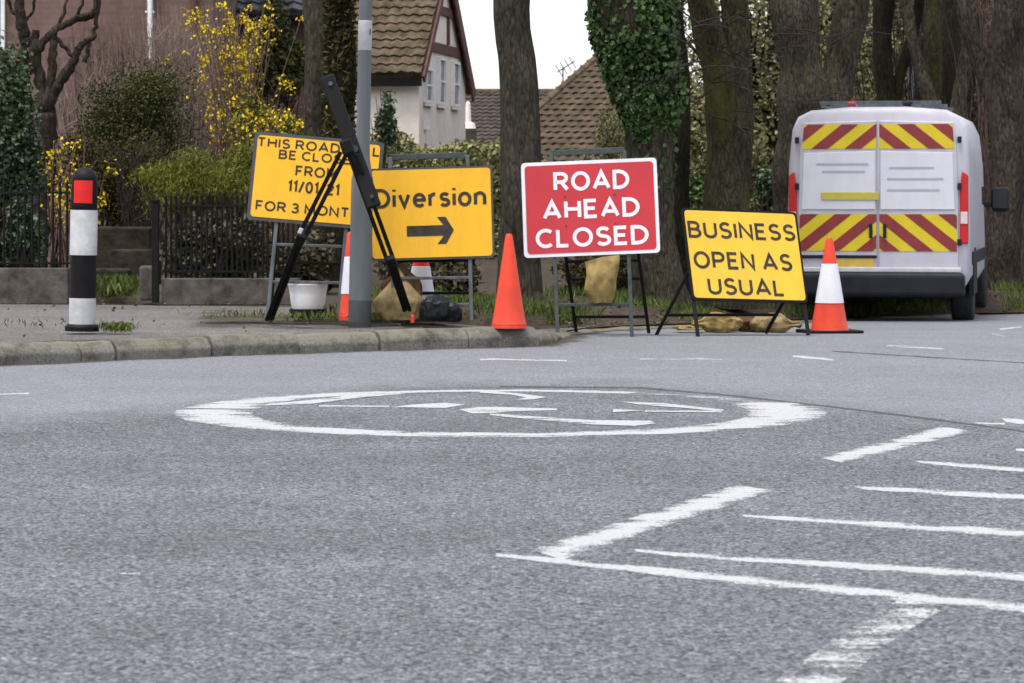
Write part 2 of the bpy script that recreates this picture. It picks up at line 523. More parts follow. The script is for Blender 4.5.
for i in range(len(kpts) - 1):
    a, b, c, d = kpts[i].copy(), kpts[i + 1].copy(), inner[i + 1].copy(), inner[i].copy()
    g = .006
    t = (b - a).normalized() * g
    n = max(1, int((b - a).length / .95)) if i > 14 else 1
    hh = KH if i <= 9 else max(.022, .115 - (i - 10) * .035)
    mb = MB()
    for k in range(n):
        qa, qb = a.lerp(b, k / n) + t, a.lerp(b, (k + 1) / n) - t
        qc, qd = d.lerp(c, (k + 1) / n) - t, d.lerp(c, k / n) + t
        jz = random.uniform(-.012, .010); jt = Vector((random.uniform(-.008, .008), random.uniform(-.01, .01), 0))
        f_ = hh / KH; o_ = len(mb.v)
        prof = [(0, -.12), (0, .068), (.022, .100), (.062, .138), (.15, .145), (.15, -.12)]
        for e0, e1 in ((qa, qd), (qa.lerp(qb, .5), qd.lerp(qc, .5)), (qb, qc)):
            dj = random.uniform(-.006, .006)
            for u_, z_ in prof:
                q = e0.lerp(e1, u_ / .15)
                mb.v.append(tuple(Vector((q.x, q.y, gz(q.x, q.y) + (z_ * f_ + jz + dj if z_ > 0 else z_))) + jt))
        for e_ in (0, 1):
            for c_ in range(6):
                mb.face((o_ + e_ * 6 + c_, o_ + e_ * 6 + (c_ + 1) % 6, o_ + (e_ + 1) * 6 + (c_ + 1) % 6, o_ + (e_ + 1) * 6 + c_))
        mb.face([o_ + c_ for c_ in range(6)]); mb.face([o_ + 12 + c_ for c_ in range(6)])
    st = mb.build("kerb_stone", M_KERB, kerb, bevel=.012, seg=2)

def fillpoly(name, pts, m):
    me = bpy.data.meshes.new(name); bm = bmesh.new()
    bm.faces.new([bm.verts.new(p) for p in pts])
    bmesh.ops.triangulate(bm, faces=bm.faces)
    bmesh.ops.recalc_face_normals(bm, faces=bm.faces)
    if bm.faces[:][0].normal.z < 0: bmesh.ops.reverse_faces(bm, faces=bm.faces)
    bm.to_mesh(me); bm.free(); me.materials.append(m)
    return link(name, me)
PZ = .137
pin = [Vector((p.x, p.y, .112 if k < 10 else max(.02, .098 - (k - 10) * .035))) for k, p in enumerate(inner[:15])]
pv = [Vector((-14, pin[0].y, PZ))] + pin + [Vector((.95, 27.0, .03)), Vector((.6, 28.9, .06)), Vector((-14, 31.2, PZ))]
tag(fillpoly("pavement", pv, M_PAVE), kind='structure')
# verge of soil and rough grass under the street trees (a slightly uneven sheet)
def vz(x, y):
    bx = 0.05 * math.sin(x * 1.7 + y * .6) + .035 * math.sin(x * 3.1 - y * 1.3)
    return gz(x, y) + .15 + bx * .35 + max(0, y - 30) * .018
vmb = MB()
vl = [Vector((-1.9, 25.15, 0)), Vector((-.9, 25.2, 0)), Vector((-.35, 25.1, 0)), Vector((.18, 25.05, 0))] + [p for p in inner[14:]]
rows = 26
for i in range(len(vl)):
    for j in range(rows):
        t = j / (rows - 1)
        q = vl[i].lerp(Vector((vl[i].x * 1.25 + (0 if i > 3 else 0), 66, 0)), t ** 1.8)
        z = vz(q.x, q.y)
        if i == 3: z = -.03 if j == 0 else .05 + (z - .05) * sstep((q.y - vl[i].y) / 1.5)
        elif i > 3: z = gz(q.x, q.y) + .026 + (z - gz(q.x, q.y) - .026) * sstep((q.y - vl[i].y) / 1.5)
        elif j == 0: z = -.03
        vmb.v.append((q.x, q.y, z))
for i in range(len(vl) - 1):
    for j in range(rows - 1):
        a = i * rows + j; vmb.face((a, a + rows, a + rows + 1, a + 1))
tag(vmb.build("verge", M_SOIL, smooth=True), kind='structure')
# garden ground behind the railings
tag(sheet("garden_ground", [-16 + i for i in range(15)], [29.75 + j for j in range(30)], lambda x, y: .02 if y < 29.8 else .24 + .03 * math.sin(x * 2 + y) + (y - 29.75) * .012, M_GARDEN), kind='structure')

def dirt_mat(name, c1, c2, thr):
    m = bpy.data.materials.new(name); nt, bs = nodes_of(m)
    bs.inputs["Roughness"].default_value = .95; bs.inputs["Specular IOR Level"].default_value = .1
    v = coords(nt); n1 = noise(nt, v, 14, 6, .75); n2 = noise(nt, v, 1.7, 4, .6)
    nt.links.new(ramp(nt, n1, [(.35, c2), (.65, c1)]), bs.inputs["Base Color"])
    at = nd(nt, "ShaderNodeAttribute", attribute_name="edge")
    ad = nd(nt, "ShaderNodeMath", operation='ADD'); nt.links.new(n1, ad.inputs[0]); nt.links.new(n2, ad.inputs[1])
    sm = nd(nt, "ShaderNodeMath", operation='MULTIPLY_ADD'); nt.links.new(at.outputs["Fac"], sm.inputs[0]); sm.inputs[1].default_value = .8; nt.links.new(ad.outputs[0], sm.inputs[2])
    hf = nd(nt, "ShaderNodeMath", operation='MULTIPLY'); nt.links.new(sm.outputs[0], hf.inputs[0]); hf.inputs[1].default_value = .5
    nt.links.new(ramp(nt, hf.outputs[0], [(thr - .08, (0, 0, 0)), (thr + .1, (.92, .92, .92))]), bs.inputs["Alpha"])
    bump(nt, bs, n1, .6, .01)
    return m
M_SEAM = dirt_mat("tar seam", (.09, .09, .094), (.05, .05, .053), .50)
M_GUT = dirt_mat("gutter dirt", (.085, .075, .06), (.035, .03, .024), .71)
M_MOSSP = dirt_mat("mossy dirt", (.062, .055, .030), (.026, .022, .014), .69)
def ground_patch(name, rowsets, m, par, z, edges):
    mb = MB(); n = len(rowsets[0]); ev = []
    for r_, e in zip(rowsets, edges):
        for k, p in enumerate(r_):
            mb.v.append((p.x, p.y, p.z + z)); ev.append(e if 0 < k < n - 1 else 0)
    for a in range(len(rowsets) - 1):
        for k in range(n - 1): mb.face((a * n + k, a * n + k + 1, (a + 1) * n + k + 1, (a + 1) * n + k))
    o = mb.build(name, m, par); at = o.data.attributes.new("edge", 'FLOAT', 'POINT'); at.data.foreach_set("value", ev)
    return o
gl = [[Vector((p.x, p.y, gz(p.x, p.y))) for p in offs(kpts[:20], w_)] for w_ in (-.34, -.10, .02)]
ground_patch("gutter_dirt", gl, M_GUT, road, .0009, (0, .55, 1))
pvt = bpy.data.objects["pavement"]
gl = [[Vector((p.x, p.y, 0)) for p in offs(kpts[1:10], w_)] for w_ in (.15, .24, .50)]
gl = [[Vector((p.x, p.y, .112 if a == 0 else .126)) for p in r_] for a, r_ in enumerate(gl)]
ground_patch("mossy_dirt", gl, M_MOSSP, pvt, .009, (.8, .6, 0))
gl = [[Vector(((px - 512) * d_ / F, d_, PZ)) for px in range(180, 481, 30)] for d_ in (23.4, 24.0, 24.9, 26.2, 28.4)]
ground_patch("mossy_dirt", gl, M_MOSSP, pvt, .006, (0, .35, .6, .45, 0))

# ------------------------------------------------------------------ road markings
def set_edge(o, vals):
    at = o.data.attributes.new("edge", 'FLOAT', 'POINT'); at.data.foreach_set("value", vals)
def marking(name, px, m, z=.004, sub=True):
    mb = MB(); pts = [G(*q) for q in px]
    mb.poly([(p.x, p.y, p.z + z) for p in pts])
    o = mb.build(name, m, road)
    bm = bmesh.new(); bm.from_mesh(o.data); bmesh.ops.triangulate(bm, faces=bm.faces, ngon_method='EAR_CLIP'); bm.to_mesh(o.data); bm.free()
    set_edge(o, [.75] * len(o.data.vertices))
    return o
def strip(name, up, lo, m, z=.004, jag=0.0):
    """a painted line between two pixel polylines, each joined point to point"""
    mb = MB()
    def dens(q):
        out = []
        for a, b in zip(q, q[1:]):
            n = max(1, int(abs(b[0] - a[0]) / 9))
            out += [(a[0] + (b[0] - a[0]) * k / n, a[1] + (b[1] - a[1]) * k / n) for k in range(n)]
        return out + [q[-1]]
    n = max(len(dens(up)), len(dens(lo)))
    def res(q):
        L = [0]
        for a, b in zip(q, q[1:]): L.append(L[-1] + math.hypot(b[0] - a[0], b[1] - a[1]))
        out = []
        for k in range(n):
            s = L[-1] * k / (n - 1); i = 0
            while i < len(q) - 2 and L[i + 1] < s: i += 1
            t = (s - L[i]) / max(1e-6, L[i + 1] - L[i])
            out.append((q[i][0] + (q[i + 1][0] - q[i][0]) * t, q[i][1] + (q[i + 1][1] - q[i][1]) * t))
        return out
    u, l = res(up), res(lo)
    for a, b in zip(u, l):
        a = (a[0], a[1] + random.uniform(-jag, jag)); b = (b[0], b[1] + random.uniform(-jag, jag))
        ex = (a[1] - b[1]) * .14; mdl = ((a[0] + b[0]) / 2, (a[1] + b[1]) / 2)
        for q in ((a[0], a[1] + ex), mdl, (b[0], b[1] - ex)):
            p = G(*q); mb.v.append((p.x, p.y, p.z + z))
    for k in range(n - 1):
        for w_ in (0, 1): mb.face((3 * k + w_, 3 * k + w_ + 1, 3 * k + w_ + 4, 3 * k + w_ + 3))
    o = mb.build(name, m, road)
    set_edge(o, [1.0 if i % 3 == 1 else 0.0 for i in range(3 * n)])
    return o

# the ring of the mini roundabout
c0, r1, r0 = Vector((-.065, 15.95)), 1.755, 1.37
rc = (G(180, 405) + G(822, 424)) / 2
def ring(a0, a1, ro, ri, m):
    mb = MB(); n = int(abs(a1 - a0) / 2) + 2
    for k in range(n):
        a = R(a0 + (a1 - a0) * k / (n - 1))
        e_ = abs(math.cos(a)) ** 3; ri_ = (ri if math.sin(a) > 0 and ri > 1.4 else 1.50) * (1 - e_) + 1.37 * e_ if ri < 1.51 else ri
        if ri_ < 1.6 and math.sin(a) > 0: ri_ += .10 * (1 - e_)
        for r in (ro + .015, (ro + ri_) / 2, ri_ - .015):
            r += random.uniform(-.012, .012)
            mb.v.append((-.062 + r * math.cos(a), RY + r * math.sin(a), .0018))
    for k in range(n - 1):
        for w_ in (0, 1): mb.face((3 * k + w_, 3 * k + w_ + 1, 3 * k + w_ + 4, 3 * k + w_ + 3))
    o = mb.build("painted_ring", m, road)
    set_edge(o, [1.0 if i % 3 == 1 else 0.15 for i in range(3 * n)])
    return o
RY = 15.9
ring(-186, 24, 1.76, 1.36, M_PAINT)
ring(24, 62, 1.70, 1.52, M_PAINT_FAINT)
ring(62, 176, 1.76, 1.50, M_PAINT)
for poly, m in [
    ([(263, 406), (313, 404), (359, 398), (406, 394), (376, 391.5), (359, 394.5), (309, 400.5), (270, 404)], M_PAINT),
    ([(319, 405.6), (389, 406), (389, 407.6), (319, 407)], M_PAINT_WORN),
    ([(392, 407.4), (412, 405), (445, 403), (465, 405), (445, 408.4)], M_PAINT),
    ([(459, 410), (479, 407.5), (494, 407.3), (557, 409), (557, 410.6), (510, 411.8), (494, 413.4), (472, 414)], M_PAINT),
    ([(480, 391), (515, 393.4), (547, 397.5), (533, 399.8), (516, 400.2), (526, 397.8), (512, 395.2), (480, 393.2)], M_PAINT),
    ([(490, 414), (592, 420.6), (650, 421), (656, 424), (635, 426.4), (592, 425), (490, 416)], M_PAINT_WORN),
    ([(595, 421.4), (650, 421.4), (656, 424), (635, 426.2), (597, 424.8)], M_PAINT),
    ([(620, 402), (663, 403.6), (724, 410.2), (722, 412.2), (687, 408.6), (640, 405.2)], M_PAINT),
    ([(613, 409.6), (645, 411), (613, 412.8)], M_PAINT),
    ([(645, 410.4), (722, 411.4), (722, 413), (645, 412.4)], M_PAINT_WORN),
]:
    mz = globals().get('mz', .0024) + .0001; marking("painted_arrow", poly, m, mz)
for up, lo, m in [
    ([(531, 551), (735, 486)], [(562, 559), (775, 490)], M_PAINT),
    ([(496, 553.4), (760, 578), (937, 596.5), (1024, 604.5), (1300, 630)], [(496, 556.6), (746, 584.5), (937, 603.5), (1024, 612), (1300, 640)], M_PAINT),
    ([(634, 549.7), (692, 554), (1024, 573.6), (1300, 589)], [(637, 552.4), (703, 559), (1024, 580.5), (1300, 598)], M_PAINT),
    ([(740, 514), (820, 519), (1024, 531), (1300, 546)], [(745, 517.4), (841, 524.6), (1024, 537.5), (1300, 555)], M_PAINT),
    ([(848, 485.6), (1024, 495.3), (1300, 511)], [(866, 489.8), (1024, 500.2), (1300, 518)], M_PAINT),
    ([(907, 460), (1024, 468.8), (1250, 486)], [(925, 463.8), (1024, 472.6), (1250, 491)], M_PAINT),
    ([(820, 458.4), (942, 427.5)], [(842, 462.4), (974, 431)], M_PAINT),
    ([(975, 422.3), (1004, 423)], [(975, 424.3), (1006, 425.4)], M_PAINT),
    ([(1000, 417.6), (1060, 424)], [(1006, 422), (1060, 429)], M_PAINT),
    ([(1016, 448.6), (1080, 452)], [(1016, 451), (1080, 456)], M_PAINT),
    ([(903, 598.5), (835, 640), (775, 683), (700, 740)], [(947, 606), (885, 645), (835, 688), (760, 745)], M_PAINT_FAINT),
    ([(820, 658.4), (862, 660.5)], [(820, 661.6), (870, 664)], M_PAINT_WORN),
    ([(887, 345.2), (942, 348)], [(887, 347), (944, 350)], M_PAINT_WORN),
    ([(793, 355.6), (832, 358.8)], [(793, 357.4), (834, 361)], M_PAINT),
    ([(480, 358.6), (567, 360)], [(480, 360.4), (567, 361.8)], M_PAINT_WORN),
    ([(640, 358.6), (722, 358.4)], [(640, 360), (722, 360)], M_PAINT_FAINT),
    ([(999, 328.6), (1021, 326.4)], [(1001, 330), (1022, 327.6)], M_PAINT),
    ([(991, 333), (1003, 336)], [(992, 334), (1005, 337)], M_PAINT),
    ([(-40, 394.8), (28, 392.8)], [(-40, 397), (30, 394.6)], M_PAINT_WORN),
    ([(118, 573), (140, 574)], [(118, 575), (141, 576)], M_PAINT_FAINT),
]:
    lz = globals().get('lz', .0015) + .00005; strip("painted_line", up, lo, m, lz, jag=.12)
for up, w in [([(500, 386), (642, 387.4), (720, 394), (830, 406), (942, 420), (1024, 431), (1200, 455)], 1.3), ([(832, 351), (930, 357), (1024, 362.5), (1200, 372)], .8),]:
    strip("tar_seam", up, [(a, b + w) for a, b in up], M_SEAM, .0012, .25)

# ------------------------------------------------------------------ sign builder
def arc(cx, cy, rx, ry, a0, a1, n=14):
    return [(cx + rx * math.cos(R(a0 + (a1 - a0) * k / n)), cy + ry * math.sin(R(a0 + (a1 - a0) * k / n))) for k in range(n + 1)]
GLY = {
    'T': (.60, [[(0, 1), (.60, 1)], [(.30, 1), (.30, 0)]]), 'H': (.64, [[(0, 0), (0, 1)], [(.64, 0), (.64, 1)], [(0, .52), (.64, .52)]]),
    'I': (0, [[(0, 0), (0, 1)]]), 'S': (.55, [arc(.275, .755, .25, .245, 28, 270) + arc(.275, .255, .275, .255, 90, -152)[1:]]),
    'R': (.60, [[(0, 0), (0, 1), (.32, 1)] + arc(.32, .74, .25, .26, 90, -90)[1:] + [(0, .48)], [(.30, .48), (.61, 0)]]),
    'P': (.58, [[(0, 0), (0, 1), (.32, 1)] + arc(.32, .73, .26, .27, 90, -90)[1:] + [(0, .46)]]),
    'O': (.78, [arc(.39, .5, .39, .5, 90, 450, 32)]), '0': (.52, [arc(.26, .5, .26, .5, 90, 450, 28)]),
    'A': (.74, [[(0, 0), (.37, 1), (.74, 0)], [(.13, .29), (.61, .29)]]),
    'D': (.66, [[(0, .5), (0, 1), (.22, 1)] + arc(.22, .5, .44, .5, 90, -90)[1:] + [(0, 0), (0, .5)]]),
    'W': (.98, [[(0, 1), (.25, 0), (.49, .96), (.73, 0), (.98, 1)]]), 'L': (.48, [[(0, 1), (0, 0), (.48, 0)]]),
    'B': (.60, [[(0, .5), (0, 1), (.30, 1)] + arc(.30, .76, .24, .24, 90, -90)[1:] + [(0, .52)], [(.3, .52)] + arc(.31, .26, .29, .26, 90, -90)[1:] + [(0, 0), (0, .5)]]),
    'E': (.50, [[(.50, 1), (0, 1), (0, 0), (.52, 0)], [(0, .52), (.44, .52)]]), 'F': (.48, [[(.50, 1), (0, 1), (0, 0)], [(0, .50), (.42, .50)]]),
    'C': (.66, [arc(.39, .5, .39, .5, 48, 312, 24)]), 'M': (.76, [[(0, 0), (0, 1), (.38, .22), (.76, 1), (.76, 0)]]),
    'N': (.64, [[(0, 0), (0, 1), (.64, 0), (.64, 1)]]), 'U': (.62, [[(0, 1), (0, .31)] + arc(.31, .31, .31, .31, 180, 360)[1:] + [(.62, 1)]]),
    '1': (.22, [[(0, .80), (.20, 1), (.20, 0)]]), '/': (.36, [[(0, -.04), (.36, 1.04)]]),
    '2': (.52, [arc(.25, .73, .25, .27, 165, -28) + [(0, 0), (.54, 0)]]),
    '3': (.52, [arc(.24, .76, .23, .24, 150, -90) + arc(.24, .26, .27, .26, 90, -152)[1:]]),
    'i': (0, [[(0, 0), (0, .70)], [(0, .92), (0, 1.04)]]), 'v': (.50, [[(0, .70), (.25, 0), (.50, .70)]]),
    'e': (.55, [[(.02, .36), (.54, .36)] + arc(.275, .35, .275, .35, 8, 318, 22)]),
    'r': (.30, [[(0, 0), (0, .70)], [(0, .36)] + arc(.26, .42, .26, .28, 180, 82)]),
    's': (.42, [arc(.21, .53, .19, .17, 28, 270) + arc(.21, .18, .21, .18, 90, -152)[1:]]),
    'o': (.56, [arc(.28, .35, .28, .35, 90, 450, 28)]), 'n': (.50, [[(0, 0), (0, .70)], [(0, .36)] + arc(.25, .43, .25, .27, 180, 0)[1:] + [(.50, 0)]]),
}
def ribbon(mb, pts, t, y):
    closed = (abs(pts[0][0] - pts[-1][0]) + abs(pts[0][1] - pts[-1][1])) < 1e-5
    q = [Vector(p) for p in pts]
    if closed: q = q[:-1]
    n = len(q); o = len(mb.v)
    for i in range(n):
        a = q[i] - q[i - 1] if (closed or i > 0) else q[1] - q[0]
        b = q[(i + 1) % n] - q[i] if (closed or i < n - 1) else q[-1] - q[-2]
        a.normalize(); b.normalize(); na, nb = Vector((-a.y, a.x)), Vector((-b.y, b.x))
        m = na + nb
        m = na if m.length < .2 else m.normalized()
        k = min(2.2, 1 / max(.3, m.dot(na)))
        for sgn in (1, -1):
            p = q[i] + m * k * sgn * t / 2; mb.v.append((p.x, y, p.y))
    for i in range(n if closed else n - 1):
        j = (i + 1) % n; mb.face((o + 2 * i, o + 2 * j, o + 2 * j + 1, o + 2 * i + 1))
def line_meshes(body, w, h, t):
    """one mesh per word of a line of sign capitals, fitted to w x h and centred; strokes a hair apart in depth"""
    gap, sp_ = .30, .62; x = 0; place = []; word = 0
    for ch in body:
        if ch == ' ': x += sp_ - gap; word += 1; continue
        g = GLY[ch]; place.append((ch, x, word)); x += g[0] + gap
    tot = x - gap; sx = (w - t) / tot; sy = h - t; out = {}
    for n_, (ch, x0, wd) in enumerate(place):
        mb = out.setdefault(wd, MB())
        for k, st in enumerate(GLY[ch][1]):
            ribbon(mb, [((x0 + px) * sx - (w - t) / 2, py * sy - sy / 2) for px, py in st], t, -.0004 * k)
    return list(out.values())

def rrect(w, h, r, n=5):
    pts = []
    for cx, cz, a0 in ((w / 2 - r, h / 2 - r, 0), (-w / 2 + r, h / 2 - r, 90), (-w / 2 + r, -h / 2 + r, 180), (w / 2 - r, -h / 2 + r, 270)):
        for k in range(n + 1):
            a = R(a0 + 90 * k / n); pts.append((cx + r * math.cos(a), cz + r * math.sin(a)))
    return pts

def sign(label, centre, yaw, lean, roll, w, h, face, border, bw, lines, ink, weight, ground, leg_u, top, front_m, rear_m, back=.55, bars=(), rbars=(), rear_shift=0.0, arrow=False, topbars=False, rear_top=None):
    """plate-local axes: x right, y away, z up; the Empty carries the plate's orientation"""
    rot = Matrix.Rotation(R(yaw), 4, 'Z') @ Matrix.Rotation(R(-lean), 4, 'X') @ Matrix.Rotation(R(roll), 4, 'Y')
    root = thing("road_sign", label, "road sign", centre, "temporary road signs on folding frames")
    root.rotation_euler = rot.to_euler()
    mw = Matrix.Translation(centre) @ rot
    inv = mw.inverted()
    kw = dict(parent=root, world=False)
    mb = MB(); mb.prism([(x, .012, z) for x, z in rrect(w + .0, h + .0, .035)], (0, -1, 0), .018)
    mb.build("backing", M_BACK if border is None else border, **kw)
    fw, fh = w - 2 * bw, h - 2 * bw
    mb = MB(); mb.prism([(x, .008, z) for x, z in rrect(fw, fh, .03)], (0, -1, 0), .003)
    plate = mb.build("sign_face", face, **kw)
    for (s, fx, fy, tw, th) in lines:
        for mb in line_meshes(s, tw * w, th * h, weight * th * h):
            o = mb.build("lettering", ink, plate, world=False)
            o.location = ((fx - .5) * w, .0053, (.5 - fy) * h)
    if arrow:
        mb = MB(); cx, cz = (.487 - .5) * w, (.5 - .69) * h
        L, t, hd, hh = .38 * w, .045, .14, .115
        x0, x1 = cx - L / 2, cx + L / 2
        p = [(x0, -t), (x1 - hd * .62, -t), (x1 - hd, -hh), (x1 - hd * .48, -hh), (x1, 0), (x1 - hd * .48, hh), (x1 - hd, hh), (x1 - hd * .62, t), (x0, t)]
        mb.poly([(x, .0055, cz + z) for x, z in p]); mb.build("arrow", ink, plate, world=False)
    for bx in ((-.14, .14) if border is not None and border is M_WHITEP else ()):
        for bz in (-.118, .088):
            mb = MB(); mb.lathe([(.0075, 0), (.0075, .004), (.004, .006), (.0001, .006)], 10, (bx * w * 1.3, .0055, bz * h * 1.5), Matrix.Rotation(R(90), 3, 'X')); mb.build("bolt", M_BACK, root, world=False)
    # frame
    def low(u, extra=0):
        a = mw @ Vector((u, .04, 0)); b = mw @ Vector((u, .04, -1)); t = (a.z - ground - extra) / (a.z - b.z)
        return a + (b - a) * t
    tops = []
    for u in leg_u:
        a = low(u); b = mw @ Vector((u, .04, top)); tops.append((u, b, a))
        mb = MB(); mb.bar(a, b, .032, .032, (0, 1, 0)); mb.build("leg", front_m, root, bevel=.004)
    fwd = (Matrix.Rotation(R(yaw), 4, 'Z') @ Vector((0, 1, 0)))
    side = (Matrix.Rotation(R(yaw), 4, 'Z') @ Vector((1, 0, 0)))
    rl = []
    for u, b, a in tops:
        e = Vector((a.x, a.y, ground)) + fwd * back + side * rear_shift
        s0 = (b if rear_top is None else mw @ Vector((u, .04, rear_top))) + fwd * .036
        rl.append((s0, e))
        mb = MB(); mb.bar(s0, e, .03, .03, (0, 1, 0)); mb.build("rear_leg", rear_m, root, bevel=.004)
    if topbars:
        mb = MB(); mb.bar(tops[0][1] + Vector((0, 0, .0)), tops[1][1], .03, .05); mb.build("top_bar", M_GREENF, root, bevel=.004)
    for t in bars:     # fraction of the way up from the ground
        mb = MB(); p, q = tops[0][2].lerp(tops[0][1], t), tops[1][2].lerp(tops[1][1], t)
        d = (q - p).normalized() * .017
        mb.bar(p + d, q - d, .026, .026); mb.build("crossbar", front_m, root, bevel=.004)
    for t in rbars:
        mb = MB(); p, q = rl[0][1].lerp(rl[0][0], t), rl[1][1].lerp(rl[1][0], t)
        d = (q - p).normalized() * .016
        mb.bar(p + d, q - d, .026, .026); mb.build("crossbar", rear_m, root, bevel=.004)
    return root

DS1, DS2, DS3, DS4 = 24.95, 24.5, 24.75, 25.2
s1, s2, s3, s4 = F / DS1, F / DS2, F / DS3, F / DS4
sign("yellow road closure notice with five lines of black capitals behind the lamp post", P(315.5, 180.5, DS1), 2, 10, 5.0, 130 / s1, 90 / s1, M_YEL, None, .030,
     [("THIS ROAD WILL", .50, .115, .95, .11), ("BE CLOSED", .52, .235, .64, .105), ("FROM", .50, .405, .32, .12), ("11/01/21", .49, .585, .40, .135), ("FOR 3 MONTHS", .50, .83, .88, .115)],
     M_INK, .18, PZ, (-.30, .30), .40, M_GALV, M_BLACK, .5, (.20, .40, .53), (.30,))
sign("yellow diversion sign with a black arrow pointing right beside the lamp post", P(431.5, 213, DS2), 0, 7, -1.6, 124 / s2, 93 / s2, M_YEL, None, .018,
     [("Diversion", .495, .33, .90, .215)], M_INK, .172, PZ, (-.34, .315), .49, M_GALV, M_BLACK, .45, (.10, .26, .38), (.16, .36), arrow=True, topbars=True)
sign("red road ahead closed sign with white capitals and a white border", P(590.3, 207.5, DS3), -3, 8, -2.4, 136 / s3, 96 / s3, M_REDP, M_WHITEP, .030,
     [("ROAD", .515, .215, .56, .205), ("AHEAD", .505, .51, .715, .205), ("CLOSED", .505, .805, .83, .205)], M_WHITEP, .185, 0.0, (-.32, .31), .49, M_GREENF, M_BLACK, .62, (.17, ), (.09, .40, .30), .14, topbars=True)
sign("tilted yellow business open sign in a black frame beside the striped cone", P(745.5, 255, DS4), 22, 20, 2.2, 128 / s4, 97 / s4, M_YEL2, M_BLACK, .022,
     [("BUSINESS", .497, .235, .93, .185), ("OPEN AS", .475, .565, .85, .19), ("USUAL", .475, .845, .66, .185)], M_INK, .172, -.015, (-.53, .53), .40, M_BLACK, M_BLACK, .42, (), (.32,), -.20, rear_top=-.16)

# ------------------------------------------------------------------ bollard
b0 = G(82.0, 331, PZ)
b0.z = PZ
sb = F / b0.y
root = thing("bollard", "black and white banded bollard with a red reflector by the kerb", "bollard", b0)
root.rotation_euler = (0, R(1.0), 0)
kb = dict(parent=root, world=False)
hgt = 164 / sb; rr = 13.6 / sb
mb = MB(); mb.lathe([(17.0 / sb, 0), (17.2 / sb, .035), (15.6 / sb, .05), (rr, .055)], 36); mb.build("base", M_BLACKP, smooth=False, **kb)
z1, z2, z3 = 33 / sb, 76 / sb, 121 / sb
rt = 13.2 / sb
mb = MB(); mb.lathe([(rr * .96, .05), (rr * .97, z1)], 36); mb.build("white_band", M_WHITE, smooth=True, **kb)
mb = MB(); mb.lathe([(rr * .965, z1), (rr * .965, z2)], 36); mb.build("black_band", M_BLACKP, smooth=True, **kb)
mb = MB(); mb.lathe([(rr, z2), (rr, z3)], 36); mb.build("white_band", M_WHITE, smooth=True, **kb)
pr = [(rt * .93, z3)]
zc = hgt - rt
pr += [(rt, z3 + .012), (rt * .985, zc)] + [(rt * math.cos(R(a)), zc + rt * math.sin(R(a)) * .98) for a in range(10, 90, 10)] + [(0.0001, hgt)]
mb = MB(); mb.lathe(pr, 36); cap = mb.build("cap", M_BLACKP, smooth=True, **kb)
mb = MB()
def arcp(z, a, r): return (r * math.sin(R(a)), -r * math.cos(R(a)), z)
zr0, zr1 = 128 / sb, 150.5 / sb
for r, m_, nm, am, zz0, zz1 in ((rt + .004, M_BLACK, "reflector_rim", 52, zr0 - .03, zr1 + .02), (rt + .008, M_REFL, "reflector", 40, zr0, zr1)):
    mb = MB(); N = 14
    for k in range(N + 1):
        a = -am + 2 * am * k / N + 2
        for z in (zz0, zz1): mb.v.append(arcp(z, a, r))
        for z in (zz0, zz1): mb.v.append(arcp(z, a, rt * .9))
    for k in range(N):
        o = 4 * k
        mb.face((o, o + 4, o + 5, o + 1)); mb.face((o + 1, o + 5, o + 7, o + 3)); mb.face((o, o + 2, o + 6, o + 4))
    mb.face((0, 1, 3, 2)); mb.face((4 * N, 4 * N + 2, 4 * N + 3, 4 * N + 1))
    mb.build(nm, m_, cap, smooth=False, world=False)

# ------------------------------------------------------------------ lamp posts
pb = Vector(((359.6 - 512) * 24.2 / F, 24.2, PZ))
root = thing("lamp_post", "grey steel lamp post with a pale band and dark painted foot", "lamp post", pb)
root.rotation_euler = (0, R(1.1), 0)
kp = dict(parent=root, world=False)
sp = F / 24.2
mb = MB(); mb.lathe([(11.5 / sp, -.1), (11.5 / sp, .17), (11.35 / sp, .185)], 32); mb.build("post_foot", M_POST_D, smooth=True, **kp)
mb = MB(); mb.lathe([(11.2 / sp, .18), (11.1 / sp, 1.0), (11.0 / sp, 1.18), (7.3 / sp, 1.36), (7.0 / sp, 1.40), (6.6 / sp, 2.6), (6 / sp, 4.5), (5 / sp, 7.0)], 32); mb.build("post_shaft", M_POST, smooth=True, **kp)
mb = MB(); mb.lathe([(6.7 / sp, 2.268), (6.95 / sp, 2.27), (6.9 / sp, 2.515), (6.6 / sp, 2.517)], 32); bnd = mb.build("pale_band", M_WHITE, smooth=True, **kp)
mb = MB(); mb.box((5.2 / sp, -.038, 2.42), (.012, .012, .05)); mb.build("marking", M_BACK, bnd, world=False)
mb = MB(); mb.tube([(0, 0, 7.0), (0, -.1, 7.2), (0, -.5, 7.35), (0, -1.0, 7.4)], .03, 10); arm = mb.build("lamp_arm", M_POST, smooth=True, **kp)
mb = MB(); mb.box((0, -1.3, 7.39), (.22, .65, .12)); mb.build("lantern", M_POST, arm, world=False, bevel=.04)
pb2 = Vector(((911 - 512) * 47 / F, 47, -.3))
root = thing("lamp_post", "thin grey lamp post standing among the trees beyond the van", "lamp post", pb2)
mb = MB(); mb.lathe([(.06, -.3), (.055, 4.0), (.03, 8)], 14); mb.build("post_shaft", M_POST, root, smooth=True, world=False)
mb = MB(); mb.box((0, -.4, 8.0), (.2, .9, .1)); mb.build("lantern", M_POST, root, world=False, bevel=.03)

